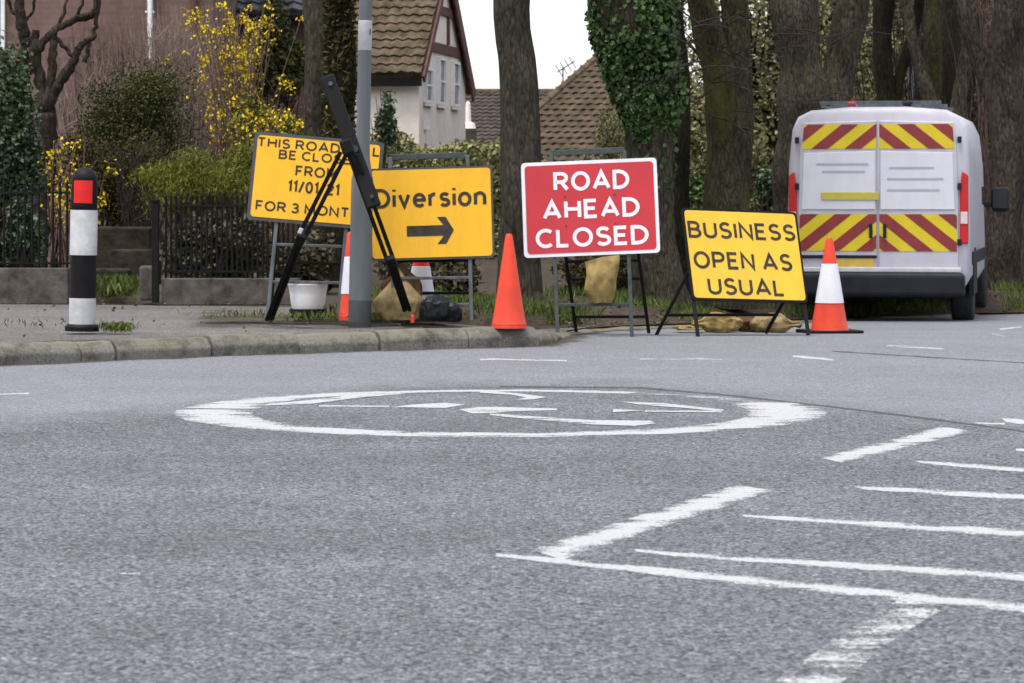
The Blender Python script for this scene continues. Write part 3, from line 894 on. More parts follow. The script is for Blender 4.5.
# ------------------------------------------------------------------ cones
def cone(label, base, height, rb, rt, sleeve, base_w, basem, tilt=(0, 0, 0)):
    root = thing("traffic_cone", label, "traffic cone", base, "orange traffic cones by the signs")
    root.rotation_euler = tuple(R(t) for t in tilt)
    k = dict(parent=root, world=False)
    b0_ = .032
    if base_w:
        mb = MB(); mb.prism([(x, z, .03) for x, z in rrect(base_w, base_w, .05)], (0, 0, 1), .03); mb.build("base", basem, bevel=.008, **k)
    else:
        mb = MB(); mb.lathe([(rb * 1.06, 0), (rb * 1.05, .022), (rb * 1.0, .03)], 32); mb.build("base", basem, **k)
    rf = lambda z: rb + (rt - rb) * (z - b0_) / (height - b0_)
    mb = MB()
    mb.lathe([(rb * 1.05, .03), (rb, .05)] + [(rf(z), z) for z in (height * .3, height * .6, height - .03)] + [(rt * .97, height - .012), (rt * .75, height), (rt * .6, height), (rt * .5, height - .05)], 36)
    mb.build("body", M_ORANGE, smooth=True, **k)
    if sleeve:
        a, b = sleeve
        mb = MB(); mb.lathe([(rf(a * height) + .001, a * height), (rf(a * height) + .005, a * height + .002), (rf(b * height) + .005, b * height - .002), (rf(b * height) + .001, b * height)], 36)
        mb.build("reflective_sleeve", M_WHITEP, smooth=True, **k)
    return root
q = G(509, 328.5, KH)
cone("plain orange traffic cone standing between the diversion and red signs", Vector((q.x, q.y + .1, KH)), .745, .132, .026, None, 0, M_ORANGE)
q = G(829.5, 333)
cone("orange traffic cone with a white sleeve, beside the tilted yellow sign", Vector((q.x, q.y, gz(q.x, q.y))), .865, .165, .03, (.315, .725), .50, M_BLACKP, (0, 0, 14))
cone("orange and white cone mostly hidden behind the lamp post", Vector(((354 - 512) * 24.62 / F, 24.62, PZ)), .75, .125, .045, (.30, .72), .0, M_ORANGE, (0, -1, 0))
cone("orange and white cone behind the legs of the diversion sign", Vector(((421 - 512) * 24.95 / F, 24.95, PZ)), .75, .14, .028, (.20, .60), .40, M_BLACKP)

# ------------------------------------------------------------------ folded tripod stand leaning on the lamp post
apex = P(347, 148, 23.55)
root = thing("tripod_stand", "folded black tripod sign stand leaning against the lamp post", "stand", Vector((apex.x, apex.y, PZ)))
hd0, hd1 = P(326.5, 76, 23.75), P(374.5, 207, 23.5)
mb = MB(); mb.bar(hd0, hd1, .118, .05, (0, 1, 0)); hb = mb.build("folded_head", M_BLACKP, root, bevel=.014, seg=3)
hdir = (hd1 - hd0).normalized()
nrm = Vector((0, -1, 0))
for t, rr_ in ((.06, .018), (.56, .03), (.92, .016)):
    p = hd0.lerp(hd1, t) + Vector((.012, -.05, 0))
    mb = MB(); mb.tube([p, p + Vector((0, .03, 0))], rr_, 14); mb.build("bolt", M_POST_D if t > .5 else M_GALV, hb)
mb = MB(); p = P(347, 147, 23.47); mb.box(p, (.10, .07, .13), Matrix.Rotation(R(-18), 3, 'Y')); mb.build("hinge_block", M_BLACK, root, bevel=.02)
def tleg(a, mid, b, offx, clampm):
    mb = MB()
    o = Vector((offx, 0, 0))
    mb.bar(a - o, mid - o, .034, .03, (0, 1, 0)); up = mb.build("leg", M_BLACKP, root, bevel=.004)
    mb = MB(); mb.bar(a + o, mid + o + (mid - a).normalized() * .04, .034, .03, (0, 1, 0)); mb.build("strut", M_BLACKP, up, bevel=.004)
    dd = (b - mid).normalized()
    mb = MB(); mb.bar(mid - dd * .06 - o * .6, b - o * .6, .042, .036, (0, 1, 0)); lo = mb.build("lower_leg", M_BLACKP, up, bevel=.007)
    mb = MB(); mb.bar(mid - dd * .05 + o * .8 , b + o * .8 - dd * .015, .03, .03, (0, 1, 0)); mb.build("strut", M_BLACKP, up, bevel=.005)
    mb = MB(); mb.bar(mid - dd * .07, mid + dd * .05, .075, .05, (0, 1, 0)); mb.build("clamp", clampm, up, bevel=.008)
    mb = MB(); mb.bar(b - dd * .09, b + dd * .005, .07, .05, (0, 1, 0)); mb.build("foot", M_BLACKP, up, bevel=.01)
fl = G(269, 320.5, PZ); fr = G(410.5, 320.5, PZ)
tleg(P(344, 152, 23.5), P(300, 240, 23.72), fl, .028, M_BLACK)
tleg(P(352, 154, 23.5), P(391, 262, 23.75), fr, .028, M_BLACK)
mb = MB(); p = P(412.5, 319, 23.72); mb.box(p, (.03, .03, .07)); mb.build("foot_marker", M_ORANGE, root, bevel=.008)
mb = MB(); p = P(300.5, 231, 23.60); mb.box(p, (.035, .035, .05), Matrix.Rotation(R(25), 3, 'Y')); mb.build("tape_wrap", M_WHITE, root, bevel=.008)

# ------------------------------------------------------------------ tub and bags
q = G(307, 319, PZ)
root = thing("plastic_tub", "white plastic tub on a black base under the yellow closure notice", "tub", Vector((q.x, q.y + .12, PZ)))
st = F / q.y
mb = MB()
prof = [(12.5 / st, .035), (15 / st, .06), (17 / st, .12), (18.3 / st, .20), (19.8 / st, .285), (20.3 / st, .29), (20.3 / st, .30), (19 / st, .30), (17.5 / st, .2), (14 / st, .06), (.0001, .055)]
mb.lathe(prof, 36); mb.build("tub_wall", mat("white tub plastic", (.80, .80, .80), (.70, .70, .70), 5, .5), root, smooth=True, world=False)
mb = MB(); mb.lathe([(15 / st, 0), (17.5 / st, .01), (19 / st, .06), (18.5 / st, .085), (16.5 / st, .06), (12 / st, .03), (.0001, .028)], 30); mb.build("base", M_BLACKP, root, smooth=True, world=False)

def blob(name, label, cat, pts_fn, m, base, group=None, sub=2):
    pass

def lump(name, label, c, size, m, group, seed, amp=.22, flat=True, rot=0.0, neck=None, tie=0):
    """a crumpled cloth bag: a subdivided box pushed about by smooth noise and creases, resting on its underside"""
    from mathutils import noise as MN
    bm = bmesh.new()
    bmesh.ops.create_icosphere(bm, subdivisions=5, radius=1.0)
    for v in bm.verts:
        p = v.co.normalized()
        # squarer than a ball
        q = Vector([math.copysign(abs(t) ** .72, t) for t in p])
        n = MN.fractal(p * 1.25 + Vector((seed * 7.1, seed, 0)), 1.0, 2.0, 2)
        cr = 1 - abs(MN.noise(Vector((p.x * 3.4, p.y * 3.4, p.z * 1.5)) + Vector((0, seed * 3.3, seed)))) * 2.2
        k = 1 + amp * n + (.03 + amp * .3) * max(0, cr) ** 3
        q = Vector((q.x * size[0] / 2, q.y * size[1] / 2, q.z * size[2] / 2)) * k
        if tie:
            u = tie * q.x / (size[0] / 2); t = sstep((u - .15) / .6)
            th = math.atan2(q.z, q.y); g_ = (1 - .68 * t) * (1 + .22 * t * math.sin(7 * th + seed) + .05 * math.sin(3 * th + 9 * u + seed))
            if u > .75: g_ *= 1 + 1.3 * sstep((u - .75) / .3)
            q.y *= g_; q.z *= g_ * (1 - .25 * sstep((abs(u) - .2) / .8))
            q.x *= 1.06
        if neck and q.z > 0:
            t = min(1, q.z / (size[2] / 2))
            sc = 1 - neck * t ** .85 * (1 if neck > .8 else sstep(t * 1.05))
            q.x *= sc; q.y *= sc
            q.z *= 1.0 + .15 * t
        if flat and q.z < -size[2] * .36: q.z = -size[2] * .36 + (q.z + size[2] * .36) * .12
        v.co = q
    zmin = min(v.co.z for v in bm.verts)
    rm = Matrix.Rotation(R(rot), 3, 'Y')
    for v in bm.verts:
        v.co.z -= zmin
    me = bpy.data.meshes.new(name); bm.to_mesh(me); bm.free()
    me.polygons.foreach_set("use_smooth", [True] * len(me.polygons)); me.materials.append(m)
    o = link(name, me); o.location = c
    return tag(o, label, "bag", group)
GB = "sandbags weighting the signs"
q = G(398, 322, PZ)
sk = lump("sandbag", "tan sack slumped over the foot of the tripod stand", Vector((q.x, q.y + .27, PZ)), (.42, .26, .46), M_SACKT, GB, 3.1, .14, neck=.92)
o = lump("sack_fold", None, Vector((0, 0, 0)), (.30, .16, .30), M_SACKB, None, 8.7, .3, neck=.75)
for k in ("category",): 
    if k in o: del o[k]
o.parent = sk; o.location = (.03, .10, .16)
q = G(436, 322, PZ)
bb = lump("bin_bag", "black crumpled bag beside the tan sack", Vector((q.x, q.y + .14, PZ)), (.25, .24, .235), M_BAG, GB, 5.5, .18)
o = lump("bag_knot", None, Vector((0, 0, 0)), (.19, .18, .18), M_BAG, None, 2.2, .2)
if "category" in o: del o["category"]
o.parent = bb; o.location = (.12, 0, -.005)
# bag hung on the frame of the red sign: a flattened sack, fuller below
def hung_bag():
    from mathutils import noise as MN
    top = P(600, 257, 24.62); s = F / 24.62
    wpx, hpx = 34, 45
    mb = MB(); nx, nz = 16, 22
    for side in (-1, 1):
        for j in range(nz + 1):
            v = j / nz
            w = wpx / s * (.98 - .10 * math.sin(v * 3.1) + (.05 if v < .7 else -.45 * ((v - .7) / .3) ** 1.6))
            th = .02 + .075 * math.sin(min(1, v * 1.05) * math.pi * .92) ** 1.2
            for i in range(nx + 1):
                u = i / nx * 2 - 1
                bul = max(0, 1 - u * u) ** .5
                x = u * w / 2 + .02 * math.sin(v * 5 + 1) + .03 * v
                n = MN.noise(Vector((u * 2.1, v * 3, side * 2.0))) * .022 + MN.noise(Vector((u * 5, v * 6, side))) * .008
                zz = -v * hpx / s + (.03 * u if v < .3 else .03 * u * (1 - v)) - .012 * abs(u)
                mb.v.append((top.x + x, top.y + side * (th * bul * .9) + n * (1 if bul > .1 else 0), top.z + zz))
    st_ = (nx + 1) * (nz + 1)
    for sd_ in (0, 1):
        for j in range(nz):
            for i in range(nx):
                a = sd_ * st_ + j * (nx + 1) + i; mb.face((a, a + 1, a + nx + 2, a + nx + 1))
    for j in range(nz):
        for i in (0, nx):
            a = j * (nx + 1) + i; mb.face((a, a + nx + 1, a + nx + 1 + st_, a + st_))
    for i in range(nx):
        for j in (0, nz):
            a = j * (nx + 1) + i; mb.face((a, a + 1, a + 1 + st_, a + st_))
    o = mb.build("sandbag", M_SACK, smooth=True)
    return tag(o, "yellow sack hanging from the frame below the red sign", "bag", GB)
hung_bag()
q = G(717, 333); lump("sandbag", "yellow sandbag lying upright under the middle of the tilted yellow sign", Vector((q.x, q.y + .16, gz(q.x, q.y))), (.40, .28, .20), M_SACK, GB, 4.4, .12, tie=-1)
q = G(752, 332.5); lump("sandbag", "dark brown crumpled sack at the foot of the tilted sign", Vector((q.x, q.y + .2, gz(q.x, q.y))), (.30, .24, .16), M_SACKB, GB, 6.1, .25, tie=1)
q = G(777, 333); lump("sandbag", "tan sandbag slumped toward the striped cone", Vector((q.x, q.y + .16, gz(q.x, q.y))), (.42, .28, .19), M_SACKT, GB, 9.4, .2, tie=1)
q = G(690, 333); lump("cloth_rag", "flat scrap of yellow sacking on the road under the tilted sign", Vector((q.x, q.y + .1, 0)), (.22, .22, .035), M_SACK, GB, 1.7, .5)

# ------------------------------------------------------------------ the van
def van():
    D = 31.3
    base = Vector(((878 - 512) * D / F, D, 0)); base.z = gz(base.x, D + 2)
    root = thing("van", "white high roofed van with red and yellow chevrons on its rear doors", "van", base)
    root.rotation_euler = (0, 0, R(-11.5))
    k = dict(parent=root, world=False)
    mw_ = mat("white van paint", (.43, .415, .465), (.36, .345, .395), 1.2, .35, grime=0.3)
    mred = mat("red chevron sheeting", (.22, .022, .022), (.16, .018, .02), 4, .4)
    myel = mat("yellow chevron sheeting", (.58, .45, .01), (.50, .38, .01), 4, .4)
    mdk = mat("dark bumper plastic", (.011, .0125, .016), (.018, .020, .024), 5, .5)
    mgl = mat("dark glass", (.02, .022, .025), (.03, .03, .035), 2, .08)
    mlamp = mat("red lamp lens", (.45, .01, .012), (.36, .01, .012), 6, .2)
    mgr = mat("grey livery strip", (.30, .30, .37), (.34, .34, .40), 3, .5)
    mol = mat("olive yellow plate", (.45, .38, .05), (.38, .32, .05), 8, .5)
    w = .985
    def sec(y, hw, zt, zb=.42, tum=.055):
        wst = min(1.15, zt * .6)
        pts = [(hw * .93, zb), (hw, zb + .12), (hw, wst), (hw - tum * .25, wst + (zt - wst) * .5), (hw - tum, zt - .22), (hw - tum - .06, zt - .09), (hw - tum - .20, zt - .02), (.3, zt + .015)]
        r = [(x, y, z) for x, z in pts]
        return r + [(-x, y, z) for x, z in reversed(pts)]
    st = [sec(-.0, w - .05, 2.27, .48), sec(.03, w - .015, 2.32, .46), sec(.10, w, 2.345), sec(3.2, w, 2.36), sec(3.75, w, 2.33), sec(4.0, w - .01, 2.25), sec(4.75, w - .03, 1.30, .40, .04), sec(5.25, w - .08, 1.16, .40, .04), sec(5.45, w - .18, .98, .42, .04), sec(5.5, w - .3, .8, .45, .04)]
    mb = MB(); n = len(st[0])
    for s_ in st: mb.v += s_
    for i in range(len(st) - 1):
        for j in range(n):
            a, b = i * n + j, i * n + (j + 1) % n
            mb.face((a, b, b + n, a + n))
    mb.face(range(n)); mb.face(range((len(st) - 1) * n, len(st) * n))
    body = mb.build("body", mw_, smooth=True, bevel=0, **k)
    body.data.set_sharp_from_angle(angle=R(38))
    # windscreen
    mb = MB(); mb.poly([(-.84, 4.06, 2.16), (.84, 4.06, 2.16), (.9, 4.70, 1.40), (-.9, 4.70, 1.40)]); mb.v = [(x, y + .012, z + .012) for x, y, z in mb.v]; mb.build("windscreen", mgl, **k)
    for sx in (-1, 1):
        mb = MB(); mb.prism([(sx * (w + .004), 3.15, 1.30), (sx * (w + .004), 4.35, 1.30), (sx * (w - .03), 4.0, 1.88), (sx * (w - .03), 3.15, 1.88)], (sx, 0, 0), .02); mb.build("side_window", mgl, **k)
    # rear doors with gap between, each with chevron panels
    def clip(poly, f):
        out = []
        for a, b in zip(poly, poly[1:] + poly[:1]):
            fa, fb_ = f(a), f(b)
            if fa >= 0: out.append(a)
            if (fa >= 0) != (fb_ >= 0):
                t = fa / (fa - fb_); out.append((a[0] + (b[0] - a[0]) * t, a[1] + (b[1] - a[1]) * t))
        return out
    for sx in (-1, 1):
        x0, x1 = .012, .86
        door_pts = [(x0, .62), (x1, .62), (x1, 1.3), (x1 - .01, 1.7), (x1 - .025, 2.05), (x1 - .05, 2.19), (x0, 2.21)]
        mb = MB(); pp = [(sx * x, -.022, z) for x, z in door_pts]
        mb.prism(pp, (0, -1, 0), .03); door = mb.build("rear_door", mw_, bevel=.012, **k)
        for z0, z1, off in ((.80, 1.20, .06), (1.905, 2.17, .18)):
            rect = [(x0 + .004, z0), (x1 - .015 - (.025 if z0 > 1.5 else 0), z0), (x1 - .015 - (.05 if z0 > 1.5 else 0), z1 - .0), (x0 + .004, z1)]
            mb = MB(); mb.prism([(sx * x, -.026, z) for x, z in rect], (0, -1, 0), .0025); pan = mb.build("chevron_panel", myel, door, world=False)
            mb = MB(); stp, sw = .36, .18
            for q_ in range(-4, 8):
                s0 = off + q_ * stp
                # band:  s0 <= x + (z - z0) * 1.25 <= s0 + sw   (falls away from the centre line)
                f1 = lambda p: p[0] + (p[1] - z0) * 1.25 - s0
                f2 = lambda p: s0 + sw - (p[0] + (p[1] - z0) * 1.25)
                pl = clip(clip(rect, f1), f2)
                if len(pl) > 2: mb.poly([(sx * x, -.0285, z) for x, z in pl])
            mb.build("red_stripe", mred, pan, world=False)
        mb = MB(); mb.prism([(sx * x, -.030, z) for x, z in [(.03, 1.25), (.82, 1.25), (.80, 1.86), (.03, 1.88)]], (0, -1, 0), .008); wp = mb.build("door_panel", mat("pale door panel", (.56, .555, .60), (.50, .495, .54), 2, .4, grime=.2), door, bevel=.01, world=False)
        for zz, xa, xb in (((1.74, .1, .66), (1.66, .14, .6)) if sx < 0 else ((1.58, .1, .7), (1.70, .12, .6), (1.46, .1, .66))):
            mb = MB(); mb.box((sx * (xa + xb) / 2, -.032, zz), (xb - xa, .003, .022)); mb.build("livery_strip", mgr, wp, world=False)
        mb = MB(); mb.box((sx * .075, -.045, 1.02), (.035, .03, .16)); mb.build("door_handle", mdk, door, world=False, bevel=.01)
        mb = MB()
        for zz in (.9, 1.5, 2.0): mb.box((sx * .872, -.03, zz), (.045, .03, .07))
        mb.build("hinge", mdk, door, world=False, bevel=.008)
        # lamps: tall clusters on the corner pillars
        mb = MB(); mb.prism([(sx * x, -.024, z) for x, z in [(.875, .88), (.965, .88), (.965, 1.62), (.90, 1.66), (.875, 1.5)]], (0, -1, 0), .06); lm = mb.build("tail_lamp", mlamp, bevel=.015, **k)
        mb = MB(); mb.box((sx * .92, -.028, 1.16), (.075, .01, .13)); mb.build("lens", mat("pale lens", (.6, .5, .45), (.5, .4, .4), 9, .2), lm, world=False, bevel=.006)
        mb = MB(); mb.box((sx * .30, .3, 2.40), (.10, .25, .05)); mb.build("roof_beacon", mdk if sx > 0 else mat("red beacon", (.30, .03, .05), (.24, .03, .04), 5, .3), bevel=.02, **k)
        # mirror
        mb = MB(); mb.box((sx * 1.17, 3.95, 1.36), (.22, .14, .30)); mi = mb.build("wing_mirror", mdk, bevel=.05, **k)
        mb = MB(); mb.box((sx * 1.03, 3.97, 1.30), (.16, .06, .06)); mb.build("mirror_arm", mdk, mi, world=False, bevel=.015)
        mb = MB(); mb.box((sx * 1.17, 3.875, 1.37), (.17, .006, .23)); mb.build("mirror_glass", mgl, mi, world=False)
        # side trim and wheels
        mb = MB(); mb.box((sx * (w + .006), 2.0, .72), (.02, 3.2, .14)); mb.build("side_trim", mdk, bevel=.006, **k)
        for yy in (1.05, 4.55):
            mb = MB()
            seg = [(sx * (w + .012 - (.05 if yy > 3 else 0)), yy + math.cos(R(a)) * .47, .36 + math.sin(R(a)) * .47) for a in range(-5, 186, 10)]
            mb.prism(seg, (sx, 0, 0), .05); mb.build("wheel_arch", mdk, **k)
            ro = Matrix.Rotation(R(90), 3, 'Y')
            c = (sx * .86, yy, .345)
            mb = MB(); mb.lathe([(.20, -.11), (.31, -.12), (.338, -.10), (.345, -.05), (.345, .05), (.338, .10), (.31, .12), (.20, .11)], 32, c, ro); ty = mb.build("tyre", mat("tyre rubber", (.022, .022, .023), (.035, .035, .035), 20, .85), smooth=True, **k)
            mb = MB(); mb.lathe([(.0001, -.06), (.06, -.065), (.08, -.05), (.17, -.085), (.205, -.11), (.205, .11), (.17, .085), (.08, .05), (.06, .065), (.0001, .06)], 24, c, ro); mb.build("rim", M_GALV, ty, world=False)
    mb = MB(); mb.box((0, -.02, .44), (1.86, .20, .26)); bp = mb.build("bumper", mdk, bevel=.05, seg=3, **k)
    mb = MB(); mb.box((0, -.0, .60), (1.78, .14, .055)); mb.build("bumper_step", mat("scuffed grey step", (.45, .45, .47), (.33, .33, .35), 6, .6), bevel=.012, **k)
    mb = MB(); mb.box((-.42, -.035, .74), (.82, .02, .035)); mb.build("plate_lamp_bar", mdk, bevel=.008, **k)
    mb = MB(); mb.box((-.30, -.031, .68), (.52, .012, .11)); mb.build("number_plate", mat("amber plate", (.50, .34, .06), (.42, .28, .06), 8, .5), bevel=.004, **k)
    mb = MB(); mb.box((-.30, -.036, 1.395), (.62, .008, .085)); mb.build("plate_strip", mol, bevel=.004, **k)
    mb = MB(); mb.box((0, 2.6, .36), (1.5, 4.6, .16)); mb.build("chassis", mdk, **k)
    for sx in (-.62, .62):
        mb = MB(); mb.bar((sx, .3, 2.375), (sx, 3.0, 2.385), .04, .03); mb.build("roof_rail", M_GALV, **k)
    for yy in (.35, 1.6, 2.8):
        mb = MB(); mb.bar((-.66, yy, 2.415), (.66, yy, 2.415), .05, .04); mb.build("roof_bar", M_GALV, **k)
van()

# ------------------------------------------------------------------ garden walls and railings
M_STONE = mat("garden wall stone", (.115, .10, .09), (.038, .033, .027), 5, .9, .7, .03)
M_STONE2 = mat("mossy brown stone", (.05, .039, .029), (.018, .015, .010), 6, .95, .7, .03)
def railing(label, wlabel, x0, x1, d, ztop, zbase, wh, stone, spacing):
    wall = MB(); n = max(1, int((x1 - x0) / 1.5)); zz = PZ - .05
    root = thing("garden_wall", wlabel, "wall", (x0, d, zz))
    for i in range(n):
        a, b = x0 + (x1 - x0) * i / n, x0 + (x1 - x0) * (i + 1) / n
        mb = MB(); hh = wh + random.uniform(-.015, .015)
        mb.box(((a + b) / 2, d + random.uniform(-.01, .01), zz + hh / 2), (b - a - .004, .26, hh)); mb.build("stone_block", stone, root, bevel=.012, seg=2)
    top = zz + wh
    f = thing("railing", label, "railing", (x0, d, top))
    nb = int((x1 - x0) / spacing)
    for i in range(nb + 1):
        x = x0 + spacing * i + .03
        mb = MB(); mb.tube([(x, d, top - .01), (x, d, ztop - .04)], .012, 6); mb.lathe([(.009, 0), (.016, .02), (.0001, .07)], 6, (x, d, ztop - .05))
        mb.build("bar", M_BLACK, f)
    for z in (ztop - .12, top + .06):
        mb = MB(); mb.box(((x0 + x1) / 2, d, z), (x1 - x0, .045, .022)); mb.build("rail", M_BLACK, f)
XA = lambda px, d: (px - 512) * d / F
railing("black iron railing on the stone wall left of the gateway", "low stone garden wall left of the gateway behind the bollard", XA(-90, 29.8), XA(70, 29.8), 29.8, P(0, 181, 29.8).z, 0, .36, M_STONE, .072)
railing("black iron railing right of the gateway behind the closure notice", "low stone garden wall right of the gateway", XA(163, 29.6), XA(300, 29.6), 29.6, P(0, 194, 29.6).z, 0, .28, M_STONE, .052)
for px, lb in ((155.5, "square black gatepost at the right of the garden gateway"), (74, "square black gatepost hidden behind the bollard")):
    t = thing("gatepost", lb, "gatepost", (XA(px, 29.45), 29.45, PZ))
    zt = P(0, 200, 29.45).z
    mb = MB(); mb.box((XA(px, 29.45), 29.45, (zt + PZ) / 2 - .02), (.07, .07, zt - PZ)); mb.build("post", M_BLACK, t, bevel=.006)
    mb = MB(); mb.box((XA(px, 29.45), 29.45, zt - .005), (.09, .09, .03)); mb.build("cap", M_BLACK, t, bevel=.006)
root = thing("planter_wall", "weathered brown stone edging across the garden path", "wall", (XA(120, 32), 32, .2))
for a, b, z0, z1, d in ((88, 152, .2, .86, 32.2), (112, 160, .15, .62, 31.6), (92, 130, .1, .42, 31.2)):
    mb = MB(); mb.box((XA((a + b) / 2, d), d, (z0 + z1) / 2), ((b - a) * d / F, .3, z1 - z0)); mb.build("stone_block", M_STONE2, root, bevel=.03, seg=3)
mb = MB(); mb.box((XA(148, 29.9), 29.9, .30), (.16, .22, .36)); tag(mb.build("gate_stone", M_STONE, bevel=.03, seg=3), "small pale stone block at the foot of the black gatepost", "stone")

# ------------------------------------------------------------------ houses
def brick_mat(name, c1, c2, mortar, s=4.4):
    m = bpy.data.materials.new(name); nt, bs = nodes_of(m); bs.inputs["Roughness"].default_value = .9; bs.inputs["Specular IOR Level"].default_value = .12
    tc = nd(nt, "ShaderNodeTexCoord"); sp_ = nd(nt, "ShaderNodeSeparateXYZ"); nt.links.new(tc.outputs["Object"], sp_.inputs[0])
    cb = nd(nt, "ShaderNodeCombineXYZ"); a = nd(nt, "ShaderNodeMath", operation='ADD'); nt.links.new(sp_.outputs[0], a.inputs[0]); nt.links.new(sp_.outputs[1], a.inputs[1])
    nt.links.new(a.outputs[0], cb.inputs[0]); nt.links.new(sp_.outputs[2], cb.inputs[1])
    b = nd(nt, "ShaderNodeTexBrick"); b.inputs["Scale"].default_value = s
    b.inputs["Color1"].default_value = (*c1, 1); b.inputs["Color2"].default_value = (*c2, 1); b.inputs["Mortar"].default_value = (*mortar, 1)
    b.inputs["Mortar Size"].default_value = .014; b.inputs["Brick Width"].default_value = 1.0; b.inputs["Row Height"].default_value = .33
    nt.links.new(cb.outputs[0], b.inputs["Vector"])
    c = mixc(nt, .8, b.outputs["Color"], ramp(nt, noise(nt, tc.outputs["Object"], 1.6, 5, .65), [(.3, (.62, .6, .6)), (.7, (1.2, 1.2, 1.2))]), 'MULTIPLY')
    nt.links.new(c, bs.inputs["Base Color"])
    return m
M_BRICK = brick_mat("weathered brick", (.185, .115, .098), (.14, .09, .078), (.165, .135, .122))
M_TILE = mat("mossy brown roof tile", (.125, .086, .06), (.034, .031, .017), 4.2, .9, .4, .02, detail=8)
M_TILED = mat("dark brown roof tile", (.075, .058, .052), (.036, .03, .027), 3.0, .9, .4, .02)
M_TILEG = mat("lichened brown roof tile", (.098, .070, .050), (.042, .036, .022), 2.6, .9, .4, .02, detail=8)
M_SLATE = mat("dark grey roof slate", (.10, .10, .11), (.05, .05, .055), 4, .7)
M_RENDER = mat("cream render", (.76, .68, .62), (.66, .585, .53), 3, .9, .15, .01)
M_TIMBER = mat("dark red brown timber", (.13, .065, .055), (.08, .04, .035), 8, .7, 0, .01, (1, 1, .2))
M_PANE = mat("window glass", (.20, .215, .235), (.14, .15, .165), 2, .08)
M_FRAME = mat("white window paint", (.74, .74, .73), (.62, .62, .62), 6, .6)

def tiles(mb, o, u, v, nrm, ul, vl_, tw=.28, th=.30, taper=None):
    """overlapping wavy tiles on the plane o + u*a + v*b; taper(b) gives the span of a at height b"""
    o, u, v, nrm = Vector(o), Vector(u).normalized(), Vector(v).normalized(), Vector(nrm).normalized()
    nr = int(vl_ / th) + 1
    for j in range(nr):
        b0_, b1_ = j * th, min(vl_, (j + 1) * th + .06)
        a0, a1 = (0, ul) if taper is None else taper(b0_)
        if a1 - a0 < tw: continue
        n = int((a1 - a0) / tw)
        sh = random.uniform(-.01, .01)
        for i in range(n + 1):
            x0 = a0 + i * tw - sh; x1 = x0 + tw
            x0, x1 = max(a0, x0), min(a1, x1)
            if x1 - x0 < .05: continue
            jj = random.uniform(-.006, .012); k = len(mb.v); ns = 4
            for e, (bb_, hh) in enumerate(((b0_, .055 + jj), (b1_, .012))):
                for q_ in range(ns + 1):
                    t = q_ / ns
                    z = hh + .022 * math.sin(t * math.pi * 2)
                    mb.v.append(tuple(o + u * (x0 + (x1 - x0) * t) + v * (bb_ + (random.uniform(-.008, .008) if e == 0 else 0)) + nrm * z))
            # lower lip
            for q_ in range(ns + 1):
                t = q_ / ns
                mb.v.append(tuple(o + u * (x0 + (x1 - x0) * t) + v * b0_ + nrm * (.0 + .022 * math.sin(t * math.pi * 2))))
            for q_ in range(ns):
                mb.face((k + q_, k + q_ + 1, k + ns + 2 + q_, k + ns + 1 + q_))
                mb.face((k + 2 * ns + 2 + q_, k + 2 * ns + 3 + q_, k + q_ + 1, k + q_))

def window(root, c, rot, w, h, bars=(1, 1), depth=.1):
    """a framed window set on the wall at c; rot turns local x/-y onto the wall's right/outward"""
    f = MB(); t = .055
    def L(x, y, z): return Vector(c) + rot @ Vector((x, y, z))
    for (x, z, sx, sz) in ((0, h / 2 - t / 2, w, t), (0, -h / 2 + t / 2, w, t), (-w / 2 + t / 2, 0, t, h - 2 * t), (w / 2 - t / 2, 0, t, h - 2 * t)):
        f.box(L(x, -.01, z), (sx, .07, sz), rot)
    for i in range(1, bars[0]): f.box(L(-w / 2 + w * i / bars[0], -.005, 0), (.04, .05, h - 2 * t), rot)
    for j in range(1, bars[1]): f.box(L(0, -.008, -h / 2 + h * j / bars[1]), (w - 2 * t, .045, .04), rot)
    fr = f.build("window", M_FRAME, root)
    p = MB(); p.box(L(0, .012, 0), (w - .06, .02, h - .06), rot); p.build("pane", M_PANE, fr)
    s = MB(); s.box(L(0, -.03, -h / 2 - .04), (w + .08, depth, .06), rot); s.build("sill", M_STONE if depth > .06 else M_RENDER, fr)

def frm(ang): return Matrix.Rotation(R(ang), 3, 'Z')

# brick house on the left
D = 42.0
hx0, hx1 = XA(-260, D), XA(213, D)
bh = thing("brick_house", "weathered red brick house with a white downpipe behind the garden shrubs", "house", (hx1, D, .3))
mb = MB(); mb.box(((hx0 + hx1) / 2, D + 4, 3.1), (hx1 - hx0, 8, 6.2)); mb.build("wall", M_BRICK, bh)
window(bh, P(-22, -20, D - .02), frm(0), 54 * D / F, 140 * D / F, (2, 2))
window(bh, P(-150, -20, D - .02), frm(0), 54 * D / F, 140 * D / F, (2, 2))
pa, pb_ = P(150, -200, D - .12), P(150, 56, D - .12)
mb = MB(); mb.tube([pb_, pa], .042, 12); mb.tube([pb_ + Vector((0, 0, .01)), pb_ + Vector((0, -.12, -.08))], .042, 12); mb.build("downpipe", M_FRAME, bh, smooth=True)
for yy in (12, -60):
    mb = MB(); q = P(150, yy, D - .1); mb.box(q, (.13, .1, .03)); mb.build("pipe_bracket", M_FRAME, bh)
q = P(194, 0, D - .1); mb = MB(); mb.tube([Vector((q.x, q.y, .3)), Vector((q.x, q.y, 6))], .05, 10); mb.build("drainpipe", M_TIMBER, bh, smooth=True)
mb = MB(); tiles(mb, (hx0 - .3, D - .4, 6.1), (1, 0, 0), (0, .8, .6), (0, -.6, .8), hx1 - hx0 + .6, 5.5, .3, .34); mb.box(((hx0 + hx1) / 2, D + 4, 7.0), (hx1 - hx0, 6, 1.6)); mb.build("roof", M_TILED, bh)
